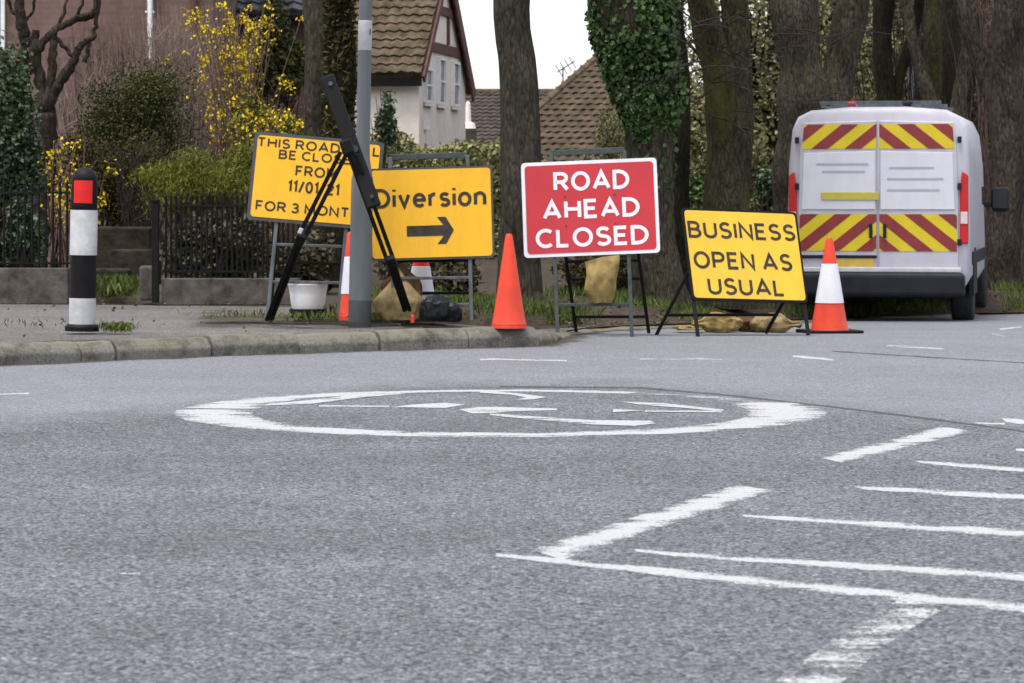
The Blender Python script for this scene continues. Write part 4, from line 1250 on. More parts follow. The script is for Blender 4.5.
# outhouse with dark slate eaves
D = 46.0
oh = thing("outhouse", "low outhouse with dark slate eaves behind the yellow blossom", "house", (XA(262, D), D, .3))
ox0, ox1 = XA(214, D), XA(330, D); ze = P(0, 14, D).z
mb = MB(); mb.box(((ox0 + ox1) / 2, D + 2.5, ze / 2), (ox1 - ox0, 5, ze)); mb.build("wall", M_BRICK, oh)
mb = MB(); tiles(mb, (ox0 - .3, D - .5, ze), (1, 0, 0), (0, .82, .57), (0, -.57, .82), ox1 - ox0 + .5, 4.5, .22, .22); mb.poly([(ox0 - .3, D - .5, ze - .02), (ox1 + .2, D - .5, ze - .02), (ox1 + .2, D + 3.2, ze + 2.55), (ox0 - .3, D + 3.2, ze + 2.55)]); mb.build("roof", M_SLATE, oh)
mb = MB(); mb.box(((ox0 + ox1) / 2 - .05, D - .5, ze - .08), (ox1 - ox0 + .5, .12, .12)); mb.build("gutter", M_BLACK, oh, bevel=.03)

# white gabled house
def white_house():
    D = 58.0; C = P(419, 76, D); C.z = 0
    A = 10.5
    gdir = Vector((math.sin(R(A)), math.cos(R(A)), 0)); edir = Vector((-math.cos(R(A)), math.sin(R(A)), 0))
    root = thing("rendered_house", "cream rendered house with mossy tiled roof and timbered gable", "house", C)
    ze = P(0, 62, D).z; gw = 4.7; rise = 2.3; le = 9.0; ov = .10
    c1 = C; c2 = C + gdir * gw; c3 = c2 + edir * le; c4 = C + edir * le
    mb = MB(); Z = Vector((0, 0, 1))
    ridge_a = C + gdir * gw / 2 + Z * (ze + rise); ridge_b = ridge_a + edir * le
    V = [c1, c2, c3, c4, c1 + Z * ze, c2 + Z * ze, c3 + Z * ze, c4 + Z * ze, ridge_a, ridge_b]
    mb.v = [tuple(v) for v in V]
    for f_ in ((0, 1, 5, 8, 4), (2, 3, 7, 9, 6), (0, 4, 7, 3), (1, 2, 6, 5)): mb.face(f_)
    mb.build("wall", M_RENDER, root)
    half = gw / 2
    sl = math.hypot(half, rise); vdir = (gdir * half + Z * rise).normalized(); nr = (gdir * -rise + Z * half).normalized()
    out = -edir
    # near slope (tiles) with overhang past the gable and below the eave
    mb = MB(); o = C + Z * ze - vdir * .35 + out * ov
    tiles(mb, o + edir * (le + ov * 2), -edir, vdir, nr, le + 2 * ov, sl + .38, .23, .25)
    a = o - nr * .02; b = a + edir * (le + 2 * ov); mb.prism([a, b, b + vdir * (sl + .36), a + vdir * (sl + .36)], nr, .10)
    v2 = (-gdir * half + Z * rise).normalized(); n2 = (gdir * rise + Z * half).normalized()
    o2 = c2 + Z * ze - v2 * .55 + out * ov
    tiles(mb, o2, edir, v2, n2, le + 2 * ov, sl + .58, .23, .25)
    a = o2 - n2 * .02; b = a + edir * (le + 2 * ov); mb.prism([a, b, b + v2 * (sl + .56), a + v2 * (sl + .56)], n2, .10)
    mb.tube([ridge_a + out * ov + Z * .05, ridge_b - out * ov + Z * .05], .12, 8)
    mb.build("roof", M_TILE, root)
    # eave fascia, bargeboards
    mb = MB(); p = C + Z * (ze - .20) - vdir * .30; mb.bar(p + out * ov, p + edir * (le + ov), .05, .16); mb.build("fascia", M_BLACK, root)  # fascia coloured near black to carry the shade under the eave
    mb = MB()
    p0 = c2 + Z * ze - v2 * .58 + out * (ov + .03) - n2 * .16; mb.bar(p0, p0 + v2 * (sl + .45), .05, .30, n2)
    mb.build("bargeboard", M_TIMBER, root)
    mb = MB()
    p0 = C + Z * ze - vdir * .36 + out * (ov + .03) - nr * .14; mb.bar(p0, p0 + vdir * (sl + .3), .05, .16, nr); mb.build("bargeboard", M_TIMBER, root)
    # soffit underside of the far overhang
    mb = MB(); p0 = c2 + Z * (ze - .12) - v2 * .5
    mb.box((p0 + out * ov / 2), (.05, .05, .05)); 
    rot = Matrix((gdir, edir, Z)).transposed()
    def gp(t, z): return C + gdir * t + Z * z + out * .025
    def zpx(y, t): return H - (y - YH) * (D + t) / F
    for y, t0, t1, hh in ((50, .35, 4.35, .20), (12, 1.55, 3.15, .18)):
        mb = MB(); z = zpx(y, 2.5); mb.bar(gp(t0, z), gp(t1, z), .06, hh); mb.build("timber_beam", M_TIMBER, root)
    mb = MB(); mb.bar(gp(2.75, zpx(45, 2.7)), gp(2.75, zpx(16, 2.7)), .10, .06, out); mb.build("timber_stud", M_TIMBER, root)
    for t, ya, yb in ((.75, 68, 103), (2.05, 58, 105), (3.5, 62, 107)):
        za, zb = zpx(ya, t), zpx(yb, t)
        window(root, gp(t, (za + zb) / 2), rot, .66, za - zb, (1, 2), .05)
    mb = MB(); mb.box(gp(.55, zpx(124, .5)) , (.16, .16, .22)); mb.build("wall_vent", M_FRAME, root)
white_house()

def far_house(label, D, pts_px, ridge_px, m, wallm, depth, aerial=False):
    """a roof plane facing the street whose eave and ridge are given by four points, plus walls beneath and a back slope"""
    (ax, ay), (bx, by) = pts_px; (cx, cy), (dx, dy) = ridge_px
    A, B = P(ax, ay, D), P(bx, by, D)
    C_, E = P(cx, cy, D + depth), P(dx, dy, D + depth)
    root = thing("tiled_house", label, "house", Vector(((A.x + B.x) / 2, D, 0)))
    u = (B - A).normalized(); v0 = ((C_ + E) / 2 - (A + B) / 2); v = (v0 - u * v0.dot(u)).normalized(); n = u.cross(v); n = n if n.z > 0 else -n
    ul = (B - A).length; vlen = v0.length
    la, lb = (C_ - A).dot(u), (E - A).dot(u)
    mb = MB()
    tiles(mb, A, u, v, n, ul, vlen, .24, .25, lambda b: (la * b / vlen, ul + (lb - ul) * b / vlen))
    mb.poly([A - n * .03, B - n * .03, E - n * .03, C_ - n * .03])
    mb.build("roof", m, root)
    A2, B2 = A + Vector((0, 2 * depth, 0)), B + Vector((0, 2 * depth, 0))
    mb = MB(); mb.poly([A2, B2, E, C_]); mb.poly([A, A2, C_]); mb.poly([B, B2, E]); mb.build("back_roof", m, root)
    mb = MB(); mb.tube([A, C_], .11, 8); mb.tube([C_, E], .11, 8); mb.tube([E, B], .11, 8); mb.build("ridge_tile", M_TILE, root)
    mb = MB(); z = min(A.z, B.z) - .1
    mb.box(((A.x + B.x) / 2, D + depth, z / 2 - .3), (abs(B.x - A.x) - .6, 2 * depth - .6, z + .6)); mb.build("wall", wallm, root)
    return root, C_, E
r, c, e = far_house("brown roofed house with a television aerial between two trunks", 74, ((470, 168), (760, 168)), ((606, 50), (640, 50)), M_TILEG, M_BRICK, 4.2)
q = P(563, 88, 77); mb = MB(); mb.tube([q + Vector((0, 0, -.4)), q + Vector((0, 0, .55))], .018, 6); ae = mb.build("aerial", M_BACK, r)
mb = MB(); a_ = q + Vector((-.15, 0, .42)); b_ = q + Vector((.32, 0, .72)); mb.tube([a_, b_], .015, 6)
for t in (.1, .35, .6, .85): p_ = a_.lerp(b_, t); mb.tube([p_ + Vector((-.1, 0, .16)), p_ + Vector((.1, 0, -.16))], .012, 5)
mb.build("aerial_antenna", M_BACK, ae)
far_house("long dark tiled house far behind the cream house", 92, ((430, 178), (560, 178)), ((425, 92), (565, 92)), M_TILED, M_BRICK, 5)
dsh = P(468, 122, 86)
root = thing("roof_lantern", "small white pointed roof vent beside the cream house", "vent", dsh - Vector((0, 0, .5)))
mb = MB(); mb.lathe([(.24, -.2), (.2, -.05), (.10, 0), (.07, .55), (.03, .6), (.0001, .62)], 14, dsh); mb.build("vent_cap", M_RENDER, root)
mb = MB(); mb.box(dsh - Vector((0, 0, 1.95)), (.5, .5, 3.5)); mb.build("vent_base", M_TILED, root)
# soft hill far off closes the view beneath the roofs
sheet_h = sheet("hills", [-400 + i * 20 for i in range(41)], [150, 190, 230, 280, 340, 420], lambda x, y: -6 + 9 * sstep((y - 150) / 270) + 1.2 * math.sin(x * .013), M_GRASSG)
tag(sheet_h, kind='structure')

# ------------------------------------------------------------------ trees
def branch(mb, p, d, L, r, depth, n=7, seg=5, up=.1, spread=.55, kids=3):
    pts, rad = [Vector(p)], [r]; d = Vector(d).normalized()
    for i in range(seg):
        d = (d + Vector((random.uniform(-1, 1), random.uniform(-1, 1), random.uniform(-.7, 1) + up)) * .20).normalized()
        pts.append(pts[-1] + d * L / seg); rad.append(r * (1 - .75 * (i + 1) / seg))
    mb.tube(pts, rad, n if depth > 0 else 4, cap=False)
    if depth > 0:
        for k in range(kids):
            i = random.randint(1, seg); q = (d + Vector((random.uniform(-1, 1), random.uniform(-1, 1), random.uniform(-.5, .9))) * spread * 1.6).normalized()
            branch(mb, pts[i], q, L * random.uniform(.45, .75), max(.004, rad[i] * .65), depth - 1, max(4, n - 2), seg, up, spread, kids)

def trunk_tree(label, d, trace, m, name="street_tree", top=True, wob=.10, extra=(), gnarl=1.0, seed=0, group=None, sides=26):
    """trace: (px, py, width px) from the ground up; extra limbs are traces too"""
    random.seed(seed + 77)
    base = P(trace[0][0], trace[0][1], d)
    root = thing(name, label, "tree", base, group)
    def tr(trc, nm, par):
        pts = [P(a, b, d + (c_[0] if c_ else 0)) for a, b, w_, *c_ in trc]; rad = [w_ / 2 * d / F for a, b, w_, *c_ in trc]
        # resample smoothly
        P2, R2 = [], []
        for i in range(len(pts) - 1):
            n = max(2, int((pts[i + 1] - pts[i]).length / .09))
            p0, p3 = pts[max(i - 1, 0)], pts[min(i + 2, len(pts) - 1)]
            for k in range(n):
                t = k / n
                P2.append(0.5 * ((2 * pts[i]) + (pts[i + 1] - p0) * t + (2 * p0 - 5 * pts[i] + 4 * pts[i + 1] - p3) * t * t + (3 * pts[i] - p0 - 3 * pts[i + 1] + p3) * t ** 3)); R2.append(rad[i] + (rad[i + 1] - rad[i]) * sstep(t))
        P2.append(pts[-1]); R2.append(rad[-1])
        pa_ = random.random() * 6; zb_ = P2[0].z
        for k, q in enumerate(P2):
            h_ = q.z - zb_
            R2[k] *= 1 + .06 * gnarl * (math.sin(h_ * 3.1 + pa_) * 1.0 + math.sin(h_ * 7.3 + pa_ * 2) * .5) * min(1, wob / .1)
            P2[k] = q + Vector((math.sin(h_ * 2.3 + pa_ * 3), math.cos(h_ * 1.9 + pa_), 0)) * R2[k] * .20 * min(1, wob / .1) * min(1, h_)
        mb = MB(); mb.tube(P2, R2, sides, wob=wob); o = mb.build(nm, m, par, smooth=True)
        return o, P2[-1], (P2[-1] - P2[-4]).normalized(), R2[-1]
    t, p, dr, r_ = tr(trace, "trunk", root)
    ends = [(p, dr, r_)]
    for e in extra:
        o, p, dr, r_ = tr(e, "limb", t); ends.append((p, dr, r_))
    if top:
        for p, dr, r_ in ends:
            mb = MB(); 
            branch(mb, p, dr, 3.2, r_ * .98, 3, 9, 6, .25, .5, 3)
            mb.build("branches", m, t, smooth=True)
    return root, t

GT = "bare street trees along the verge"
zt = -170
# pale trunk and dark mossy trunk behind the closure notice
trunk_tree("pale barked trunk behind the yellow closure notice, left of the mossy one", 33.5, [(315, 285, 26), (315, 200, 23), (314, 100, 22), (314, 0, 22), (310, -180, 19)], M_BARK_PALE, seed=1, group=GT)
r2, t2 = trunk_tree("dark mossy trunk just left of the lamp post", 32.2, [(338, 290, 32), (339, 200, 26), (339, 100, 26), (340, 0, 27), (344, -180, 22)], M_BARK_DARK, seed=2, group=GT, wob=.16)
C = []
for i in range(2600):
    y = random.uniform(-60, 210); a = random.uniform(0, 6.28); rr_ = (13.5 + random.uniform(-1, 3.5)) * 32.2 / F
    c = P(339.5 + (2 if y < 0 else 0), y, 32.2); C.append((c.x + rr_ * math.cos(a), c.y + rr_ * math.sin(a), c.z))
leaves("moss", C, .09, .035, M_MOSSL, t2)
trunk_tree("clean grey trunk between the diversion and red signs", 28.3, [(522, 318, 62), (520, 296, 47), (519, 240, 41), (520, 150, 40), (519, 70, 37), (514, 30, 37.5), (513, -20, 38), (520, -200, 34)], M_BARK_GREY, seed=3, group=GT, wob=.045)
# ivy clad trunk
r3, t3 = trunk_tree("leaning trunk thick with ivy above the red sign", 29.4, [(662, 318, 78), (657, 290, 58), (652, 200, 47), (648, 130, 48), (640, 60, 56), (630, 0, 66), (612, -80, 62), (585, -220, 50)], M_BARK, seed=4, group=GT, wob=.09,
                    extra=[[(640, 40, 40), (668, -10, 38, .2), (690, -90, 34, .3), (705, -220, 26, .4)]])
def ivy(C_axis, n, parent, d, L=.085, bunch=.5):
    out, ax = [], []
    for i in range(n):
        t = random.random() * (len(C_axis) - 1); k = int(t); f = t - k
        x, y, w_, th = [C_axis[k][q_] + (C_axis[min(k + 1, len(C_axis) - 1)][q_] - C_axis[k][q_]) * f for q_ in range(4)]
        c = P(x, y, d); a = random.uniform(0, 6.28)
        lum = math.sin(a * 3 + c.z * 4.2) * .5 + math.sin(a * 5 - c.z * 7) * .3
        if lum < -.35 and random.random() < bunch: continue
        if y < 34 and math.sin(a) < .2 and -.55 < math.cos(a) < .02 and random.random() < .92: continue
        r_ = w_ / 2 * d / F + th * random.random() ** .8 * (1.0 + .55 * lum)
        out.append((c.x + r_ * math.cos(a), c.y + r_ * math.sin(a), c.z)); ax.append((math.cos(a) * .3, math.sin(a) * .3, -.9))
    return leaves("ivy", out, L, L * .85, M_IVY, parent, axis=ax, jit=.55)
ivy([(651, 142, 26, .07), (650, 125, 34, .10), (648, 98, 50, .12), (641, 60, 58, .13), (634, 20, 66, .13), (630, -20, 72, .12), (614, -90, 60, .14), (600, -150, 50, .1)], 21000, t3, 29.4, L=.062)
ivy([(655, 190, 40, .03), (651, 140, 40, .08)], 90, t3, 29.4)
trunk_tree("slim dark trunk close behind the ivy clad one", 31.5, [(684, 306, 36), (681, 260, 25), (680, 180, 23), (676, 90, 22), (672, -120, 20)], M_BARK_DARK, seed=5, group=GT)
# twin mossy trunk
_, T4 = trunk_tree("broad twin trunk with green moss left of the van", 30.6, [(732, 306, 66), (732, 280, 52), (730, 180, 44), (724, 110, 44), (712, 50, 32), (702, 0, 26), (690, -70, 24), (676, -200, 20)], M_BARK_MOSS, seed=6, group=GT, wob=.12,
           extra=[[(735, 130, 34), (736, 60, 28, .1), (737, 0, 26, .2), (738, -80, 32, .2), (745, -220, 24, .3)]])
# forked trunk above the van
_, T5 = trunk_tree("forked trunk rising just behind the left side of the van roof", 35.0, [(808, 303, 82), (808, 260, 66), (808, 180, 60), (806, 110, 54), (797, 60, 40), (787, 0, 42), (776, -80, 40), (764, -210, 30)], M_BARK, seed=7, group=GT, wob=.12,
           extra=[[(822, 130, 40), (842, 70, 32, .1), (850, 0, 33, .1), (856, -80, 36, .2), (872, -220, 28, .3)]])
trunk_tree("pale streaked stem in the crook of the forked trunk", 36.5, [(820, 305, 34), (818, 200, 30), (814, 80, 16), (812, 0, 13), (808, -160, 11)], M_BARK_PALE, seed=17, group=GT)
def sprouts(label, px, d, y0, y1, n, m, w, seed):
    random.seed(seed); mb = MB()
    for i in range(n):
        y = random.uniform(y0, y1); p = P(px + random.uniform(-w, w), y, d - .12); sx = random.choice((-1, 1))
        dr = Vector((sx * random.uniform(.4, 1), random.uniform(-.5, .1), random.uniform(-.3, .7))).normalized(); L = random.uniform(.35, 1.0)
        pts = [p]
        for k in range(5):
            dr = (dr + Vector((random.gauss(0, .12), random.gauss(0, .08), -.10 + random.gauss(0, .1)))).normalized(); pts.append(pts[-1] + dr * L / 5)
        mb.tube(pts, [.010, .008, .006, .005, .004, .0025], 4, cap=False)
        for k in (2, 3, 4):
            e_ = pts[k] + Vector((random.gauss(0, .14), random.gauss(0, .08), random.gauss(0, .12))); mb.tube([pts[k], e_], [.0045, .002], 3, cap=False)
    return mb.build("sprouting_twigs", m, None, smooth=True)
for t_, (px, d_, y0, y1, n_, w_, sd_) in ((t3, (690, 29.2, -60, 90, 16, 14, 51)), (T4, (730, 30.4, -50, 120, 26, 20, 52)), (T5, (808, 34.6, -50, 110, 26, 24, 53))):
    o = sprouts("", px, d_, y0, y1, n_, M_TWIG_D, w_, sd_); o.parent = t_; o.matrix_parent_inverse = wmat(t_).inverted()
FORK = {0: [[(1005, 170, 26), (994, 100, 20, .1), (972, 40, 17, .2), (955, -40, 15, .3), (940, -160, 12, .4)]],
        1: [[(952, 190, 20), (938, 120, 15, .1), (918, 60, 13, .2), (905, 0, 12, .3), (890, -140, 10, .4)]],
        3: [[(885, 150, 16), (898, 80, 12, .1), (916, 20, 10, .2), (930, -60, 9, .2), (942, -160, 8, .3)]]}
# far right row
for i, (lb, d, trc, m) in enumerate([
    ("reddish trunk at the far right beside the van mirror", 37.5, [(1006, 308, 56), (1004, 280, 40), (1005, 180, 34), (1008, 80, 34), (1012, 0, 36), (1018, -160, 40)], M_BARK_RED),
    ("grey leaning trunk behind the right end of the van roof", 40, [(940, 300, 34), (948, 200, 26), (962, 100, 22), (976, 0, 20), (1000, -150, 24)], M_BARK),
    ("mossy pole like trunk right of the far lamp post", 42, [(926, 300, 22), (928, 200, 18), (931, 100, 16), (935, 0, 16), (940, -150, 22)], M_BARK_MOSS),
    ("slim dark trunk left of the far lamp post", 41, [(884, 300, 26), (884, 200, 22), (886, 100, 20), (884, 0, 19), (890, -150, 17)], M_BARK_DARK),
    ("dark leaning trunk crossing behind the reddish one", 44, [(985, 300, 30), (972, 200, 26), (958, 100, 22), (950, 0, 20), (938, -150, 18)], M_BARK_DARK),
    ("thick brown trunk cut by the right edge of the photograph", 40, [(1052, 310, 60), (1050, 200, 50), (1044, 80, 46), (1040, -150, 40)], M_BARK_RED),
]):
    trunk_tree(lb, d, trc, m, seed=20 + i, group=GT, wob=.13, sides=18, extra=FORK.get(i, ()))

# woodland behind: bushy trees with dull winter leaves, each its own tree
random.seed(5)
GW = "dull leafy trees behind the street trees"
wood = [(738, 58, 2.5, 5.0, M_WOODG, "olive leafy tree seen between the ivy clad and twin trunks"),
        (770, 52, 3.2, 5.4, M_WOODG, "olive leafy tree seen between the twin and forked trunks"), (835, 60, 3.8, 6.4, M_WOOD, "dark leafy tree behind the forked trunk"), (890, 55, 3.0, 6.0, M_WOOD, "dark leafy tree above the middle of the van"),
        (950, 62, 3.8, 6.6, M_WOOD, "brown leafy tree behind the right end of the van roof"), (1015, 54, 3.2, 6.0, M_WOOD, "brown leafy tree behind the reddish trunk"), (1090, 58, 3.8, 6.2, M_WOOD, "dark leafy tree just past the right edge of the photograph")]
for i, (px, d, rx, zt_, m, lb) in enumerate(wood):
    x = XA(px, d); g0 = vz(x, min(d, 60)) - .3
    root = thing("leafy_tree", lb, "tree", (x, d, g0), GW)
    mb = MB(); mb.tube([(x, d, g0), (x + .1, d, g0 + zt_ * .5), (x, d, g0 + zt_)], [.22, .16, .05], 10)
    for k in range(7): branch(mb, (x, d, g0 + zt_ * random.uniform(.3, .8)), (random.uniform(-1, 1), random.uniform(-1, 1), .6), rx * .9, .07, 1, 6)
    mb.build("trunk", M_BARK_DARK, root, smooth=True)
    h = zt_ + 1.4
    n = int(17000 * rx / 3 * (h / 6))
    pts = np.concatenate([cloud((x, d, g0 + h * .42), (rx, 2.2, h * .58), n, 16, floor=g0 + .1)])
    leaves("crown", pts, .115, .06, m, root)
# a far wood that closes the view
pts = np.stack([NR.uniform(4.0, 44, 60000), NR.uniform(70, 84, 60000), -1.2 + 10.5 * NR.uniform(0, 1, 60000) ** 1.15], 1)
top_ = 7.8 + 1.6 * np.sin(pts[:, 0] * .6) + 1.0 * np.sin(pts[:, 0] * 1.7)
pts = pts[pts[:, 2] < top_]
pts = pts[(pts[:, 0] > 5.6) | (pts[:, 2] < 4.0)]
o = leaves("woodland", pts, .34, .2, M_WOOD); tag(o, "dark mass of winter wood closing the view behind the trees", "woodland", kind='stuff')

def tufts(px0, px1, d0, d1, n):
    out = []
    return out

# ------------------------------------------------------------------ shrubs
def shrub(name, label, px, py, d, rx, rz, n, m, L, Wd, stem=M_TWIG_D, ry=None, k=12, group=None, base=None, axis=None, nst=12, cat="shrub"):
    c = P(px, py, d); g0 = base if base is not None else .3
    root = thing(name, label, cat, (c.x, d, g0), group)
    mb = MB()
    for q_ in range(nst):
        e = Vector((c.x + random.uniform(-.8, .8) * rx, d + random.uniform(-.5, .5) * (ry or rx), c.z + random.uniform(-.3, .75) * rz))
        s0 = Vector((c.x + random.uniform(-.25, .25) * rx, d + random.uniform(-.2, .2), g0 - .05)); mid = s0.lerp(e, .5) + Vector((random.uniform(-.1, .1), 0, .1))
        mb.tube([s0, mid, e], [.02, .014, .004], 5, cap=False)
    st_ = mb.build("stem", stem, root, smooth=True)
    pts = cloud((c.x, d, c.z), (rx, ry or rx * .8, rz), n, k, floor=g0)
    ax = None if axis is None else np.tile(np.array(axis, float), (len(pts), 1))
    leaves("foliage", pts, L, Wd, m, root, axis=ax, jit=.6)
    return root
k36 = 1 / F
shrub("evergreen_shrub", "glossy dark evergreen shrub at the left edge above the railing", 6, 150, 31.5, 46 * 31.5 / F, 104 * 31.5 / F, 15000, M_EVER, .06, .04, k=34)
shrub("evergreen_shrub", "dark evergreen growth through the left railing bars", 22, 235, 30.3, 26 * 30.3 / F, 40 * 30.3 / F, 1500, M_EVER, .07, .05, ry=.25)
shrub("round_shrub", "rounded dark green shrub in the middle of the garden", 134, 120, 36, 72 * 36 / F, 62 * 36 / F, 24000, M_BUSH, .042, .022, k=22)
shrub("round_shrub", "brown tangled lower shrub beneath the rounded green one", 115, 180, 34, 70 * 34 / F, 58 * 34 / F, 20000, M_BROWNL, .045, .02, k=24)
shrub("lime_shrub", "yellow green feathery shrub hanging over the right railing", 192, 186, 31.2, 70 * 31.2 / F, 42 * 31.2 / F, 17000, M_LIME, .065, .011, k=22, ry=.55, axis=(0, -.1, .8))
shrub("lime_shrub", "olive shrub between the yellow blossom and the pale trunk", 265, 150, 35.5, 46 * 35 / F, 66 * 35 / F, 9000, M_LIME, .07, .035, k=10)
shrub("climbing_shrub", "dark green climber on the outhouse below its eaves", 278, 60, 44, 34 * 44 / F, 62 * 44 / F, 4500, M_BUSH, .09, .05, ry=.5)
shrub("lime_shrub", "olive yellow feathery shrub touching the left edge of the closure notice", 238, 172, 32.0, 34 * 32 / F, 40 * 32 / F, 7000, M_LIME, .065, .011, k=14, ry=.5, axis=(0, -.1, .8))
shrub("low_shrub", "dark shrub pressed behind the right railing bars", 225, 250, 30.4, 60 * 30.4 / F, 44 * 30.4 / F, 6000, M_WOOD, .07, .04, k=14, ry=.35)
shrub("low_shrub", "dark shrub pressed behind the left railing bars", -10, 240, 30.6, 60 * 30.6 / F, 50 * 30.6 / F, 5000, M_WOOD, .07, .04, k=14, ry=.35)
shrub("olive_shrub", "olive fuzzy shrub left of the ivy clad trunk before the brown roofed house", 614, 138, 47, 20 * 47 / F, 44 * 47 / F, 5200, M_WOODG, .05, .022, k=14, ry=.6)
# forsythia: arching stems dotted with blossom
def forsythia(label, px, py0, py1, d, spread, ns, nf, seed):
    random.seed(seed); b = P(px, py1, d)
    root = thing("forsythia", label, "shrub", (b.x, d, .3)); mb = MB(); C = []
    for i in range(ns):
        top = P(px + random.gauss(0, spread), py0 + abs(random.gauss(0, 45)), d + random.uniform(-.5, .5)); s0 = Vector((b.x + random.uniform(-.3, .3), d + random.uniform(-.3, .3), .28))
        mid = s0.lerp(top, .55) + Vector(((top.x - s0.x) * -.15, 0, .15))
        end = top + Vector(((top.x - b.x) * .25 + random.uniform(-.2, .2), 0, random.uniform(-.35, .05)))
        pts = [s0, mid, top, end]; mb.tube(pts, [.013, .009, .005, .003], 4, cap=False)
        # flowering clusters along stretches of the stem
        for q_ in range(random.randint(2, 5)):
            t0 = random.uniform(.8, 2.9)
            for w_ in range(int(nf * random.random())):
                t = min(2.99, max(0.4, t0 + random.gauss(0, .13))); k = int(t); p = pts[k].lerp(pts[k + 1], t - k)
                C.append((p.x + random.gauss(0, .03), p.y + random.gauss(0, .03), p.z + random.gauss(0, .03)))
    st_ = mb.build("stem", M_TWIG, root, smooth=True); leaves("blossom", C, .048, .032, M_FORS, root)
forsythia("tall forsythia in yellow bloom beside the brick house", 240, 5, 200, 37.5, 28, 84, 22, 3)
forsythia("low forsythia in yellow bloom behind the bollard", 70, 140, 215, 33.0, 17, 30, 12, 4)
forsythia("sprawling yellow blossomed stems above the right railing", 262, 100, 205, 34.5, 26, 34, 14, 8)
# bare twiggy shrubs in front of the brick house
def twiggy(label, px, d, spread, py_top, ns, m, seed, r0=.010, base=.25):
    random.seed(seed); bx = XA(px, d); root = MB()
    for i in range(ns):
        tx, ty = px + random.gauss(0, spread), py_top + abs(random.gauss(0, 38))
        e = P(tx, ty, d + random.uniform(-.6, .6)); s0 = Vector((bx + (e.x - bx) * random.uniform(.1, .6), d + random.uniform(-.5, .5), base))
        n = 7; pts = []
        for k in range(n + 1):
            t = k / n; p = s0.lerp(e, t); pts.append(p + Vector((random.gauss(0, .025), random.gauss(0, .025), 0)) * (1 if 0 < k else 0))
        root.tube(pts, [r0 * (1 - .8 * k / n) for k in range(n + 1)], 4, cap=False)
        for q_ in range(5):
            k = random.randint(3, n - 1); p = pts[k]; dd = Vector((random.gauss(0, .35), random.gauss(0, .2), random.uniform(.3, 1))).normalized() * random.uniform(.15, .5)
            root.tube([p, p + dd * .5 + Vector((random.gauss(0, .02), 0, 0)), p + dd], [.0045, .0035, .002], 3, cap=False)
    return tag(root.build("bare_shrub", m, smooth=True), label, "shrub")
twiggy("reddish bare twigs against the brick wall left of the downpipe", 115, 39.5, 36, 10, 240, M_TWIG, 31)
twiggy("pale bare twigs against the brick wall right of the downpipe", 180, 39.0, 30, 0, 260, M_TWIG_P, 32)
twiggy("pale dry stems beside the gnarled garden tree", 95, 38.0, 22, 55, 70, M_TWIG_P, 33)
twiggy("thin brown stems in front of the rounded green shrub", 150, 33.5, 44, 130, 70, M_TWIG_D, 34, .007)

# gnarled pollarded garden tree on the left
random.seed(9)
d = 33.5
gt = thing("garden_tree", "gnarled leafless pollarded tree in the left garden", "tree", P(38, 270, d))
def limb(tr, nm, par, r=1.0):
    pts = [P(a, b, d + (c[0] if c else 0)) for a, b, w_, *c in tr]; rad = [w_ / 2 * d / F for a, b, w_, *c in tr]
    P2, R2 = [], []
    for i in range(len(pts) - 1):
        for k in range(5):
            t = k / 5; P2.append(pts[i].lerp(pts[i + 1], t) + Vector((random.gauss(0, .008), random.gauss(0, .01), random.gauss(0, .008)))); R2.append((rad[i] + (rad[i + 1] - rad[i]) * t) * random.uniform(.88, 1.14))
    P2.append(pts[-1]); R2.append(rad[-1]); mb = MB(); mb.tube(P2, R2, 12, wob=.12)
    return mb.build(nm, M_TWIGBARK, par, smooth=True)
M_TWIGBARK = bark("gnarled dark bark", (.06, .046, .038), (.02, .015, .013), .15)
tk = limb([(44, 292, 30), (45, 230, 24), (46, 165, 22), (47, 120, 18), (48, 95, 15)], "trunk", gt)
for tr in ([(46, 118, 12), (40, 80, 12), (34, 50, 12), (36, 30, 7)], [(46, 110, 12), (58, 85, 11), (72, 65, 9), (78, 50, 8), (84, 42, 6), (94, 38, 5), (96, 20, 4), (99, 0, 4), (102, -40, 3)],
           [(34, 60, 9), (44, 40, 8), (58, 28, 7), (76, 20, 7), (92, 15, 8), (96, 8, 5), (98, -30, 4)], [(36, 50, 10), (26, 40, 12), (21, 22, 11), (19, 0, 9), (16, -60, 7)], [(26, 44, 9), (22, 70, 10), (26, 85, 8)],
           [(48, 100, 10), (52, 70, 9), (54, 45, 8), (54, 32, 8)], [(54, 36, 5), (66, 48, 4), (72, 56, 3)], [(22, 25, 3), (32, 12, 3), (36, -10, 2.5)], [(84, 62, 5), (88, 50, 4), (90, 42, 3)], [(58, 30, 4), (64, 12, 3), (70, -10, 2.5)], [(76, 20, 4), (82, 4, 3), (84, -30, 2.5)], [(20, 20, 4), (10, 8, 3.5), (4, -20, 3)]):
    limb(tr, "limb", tk)

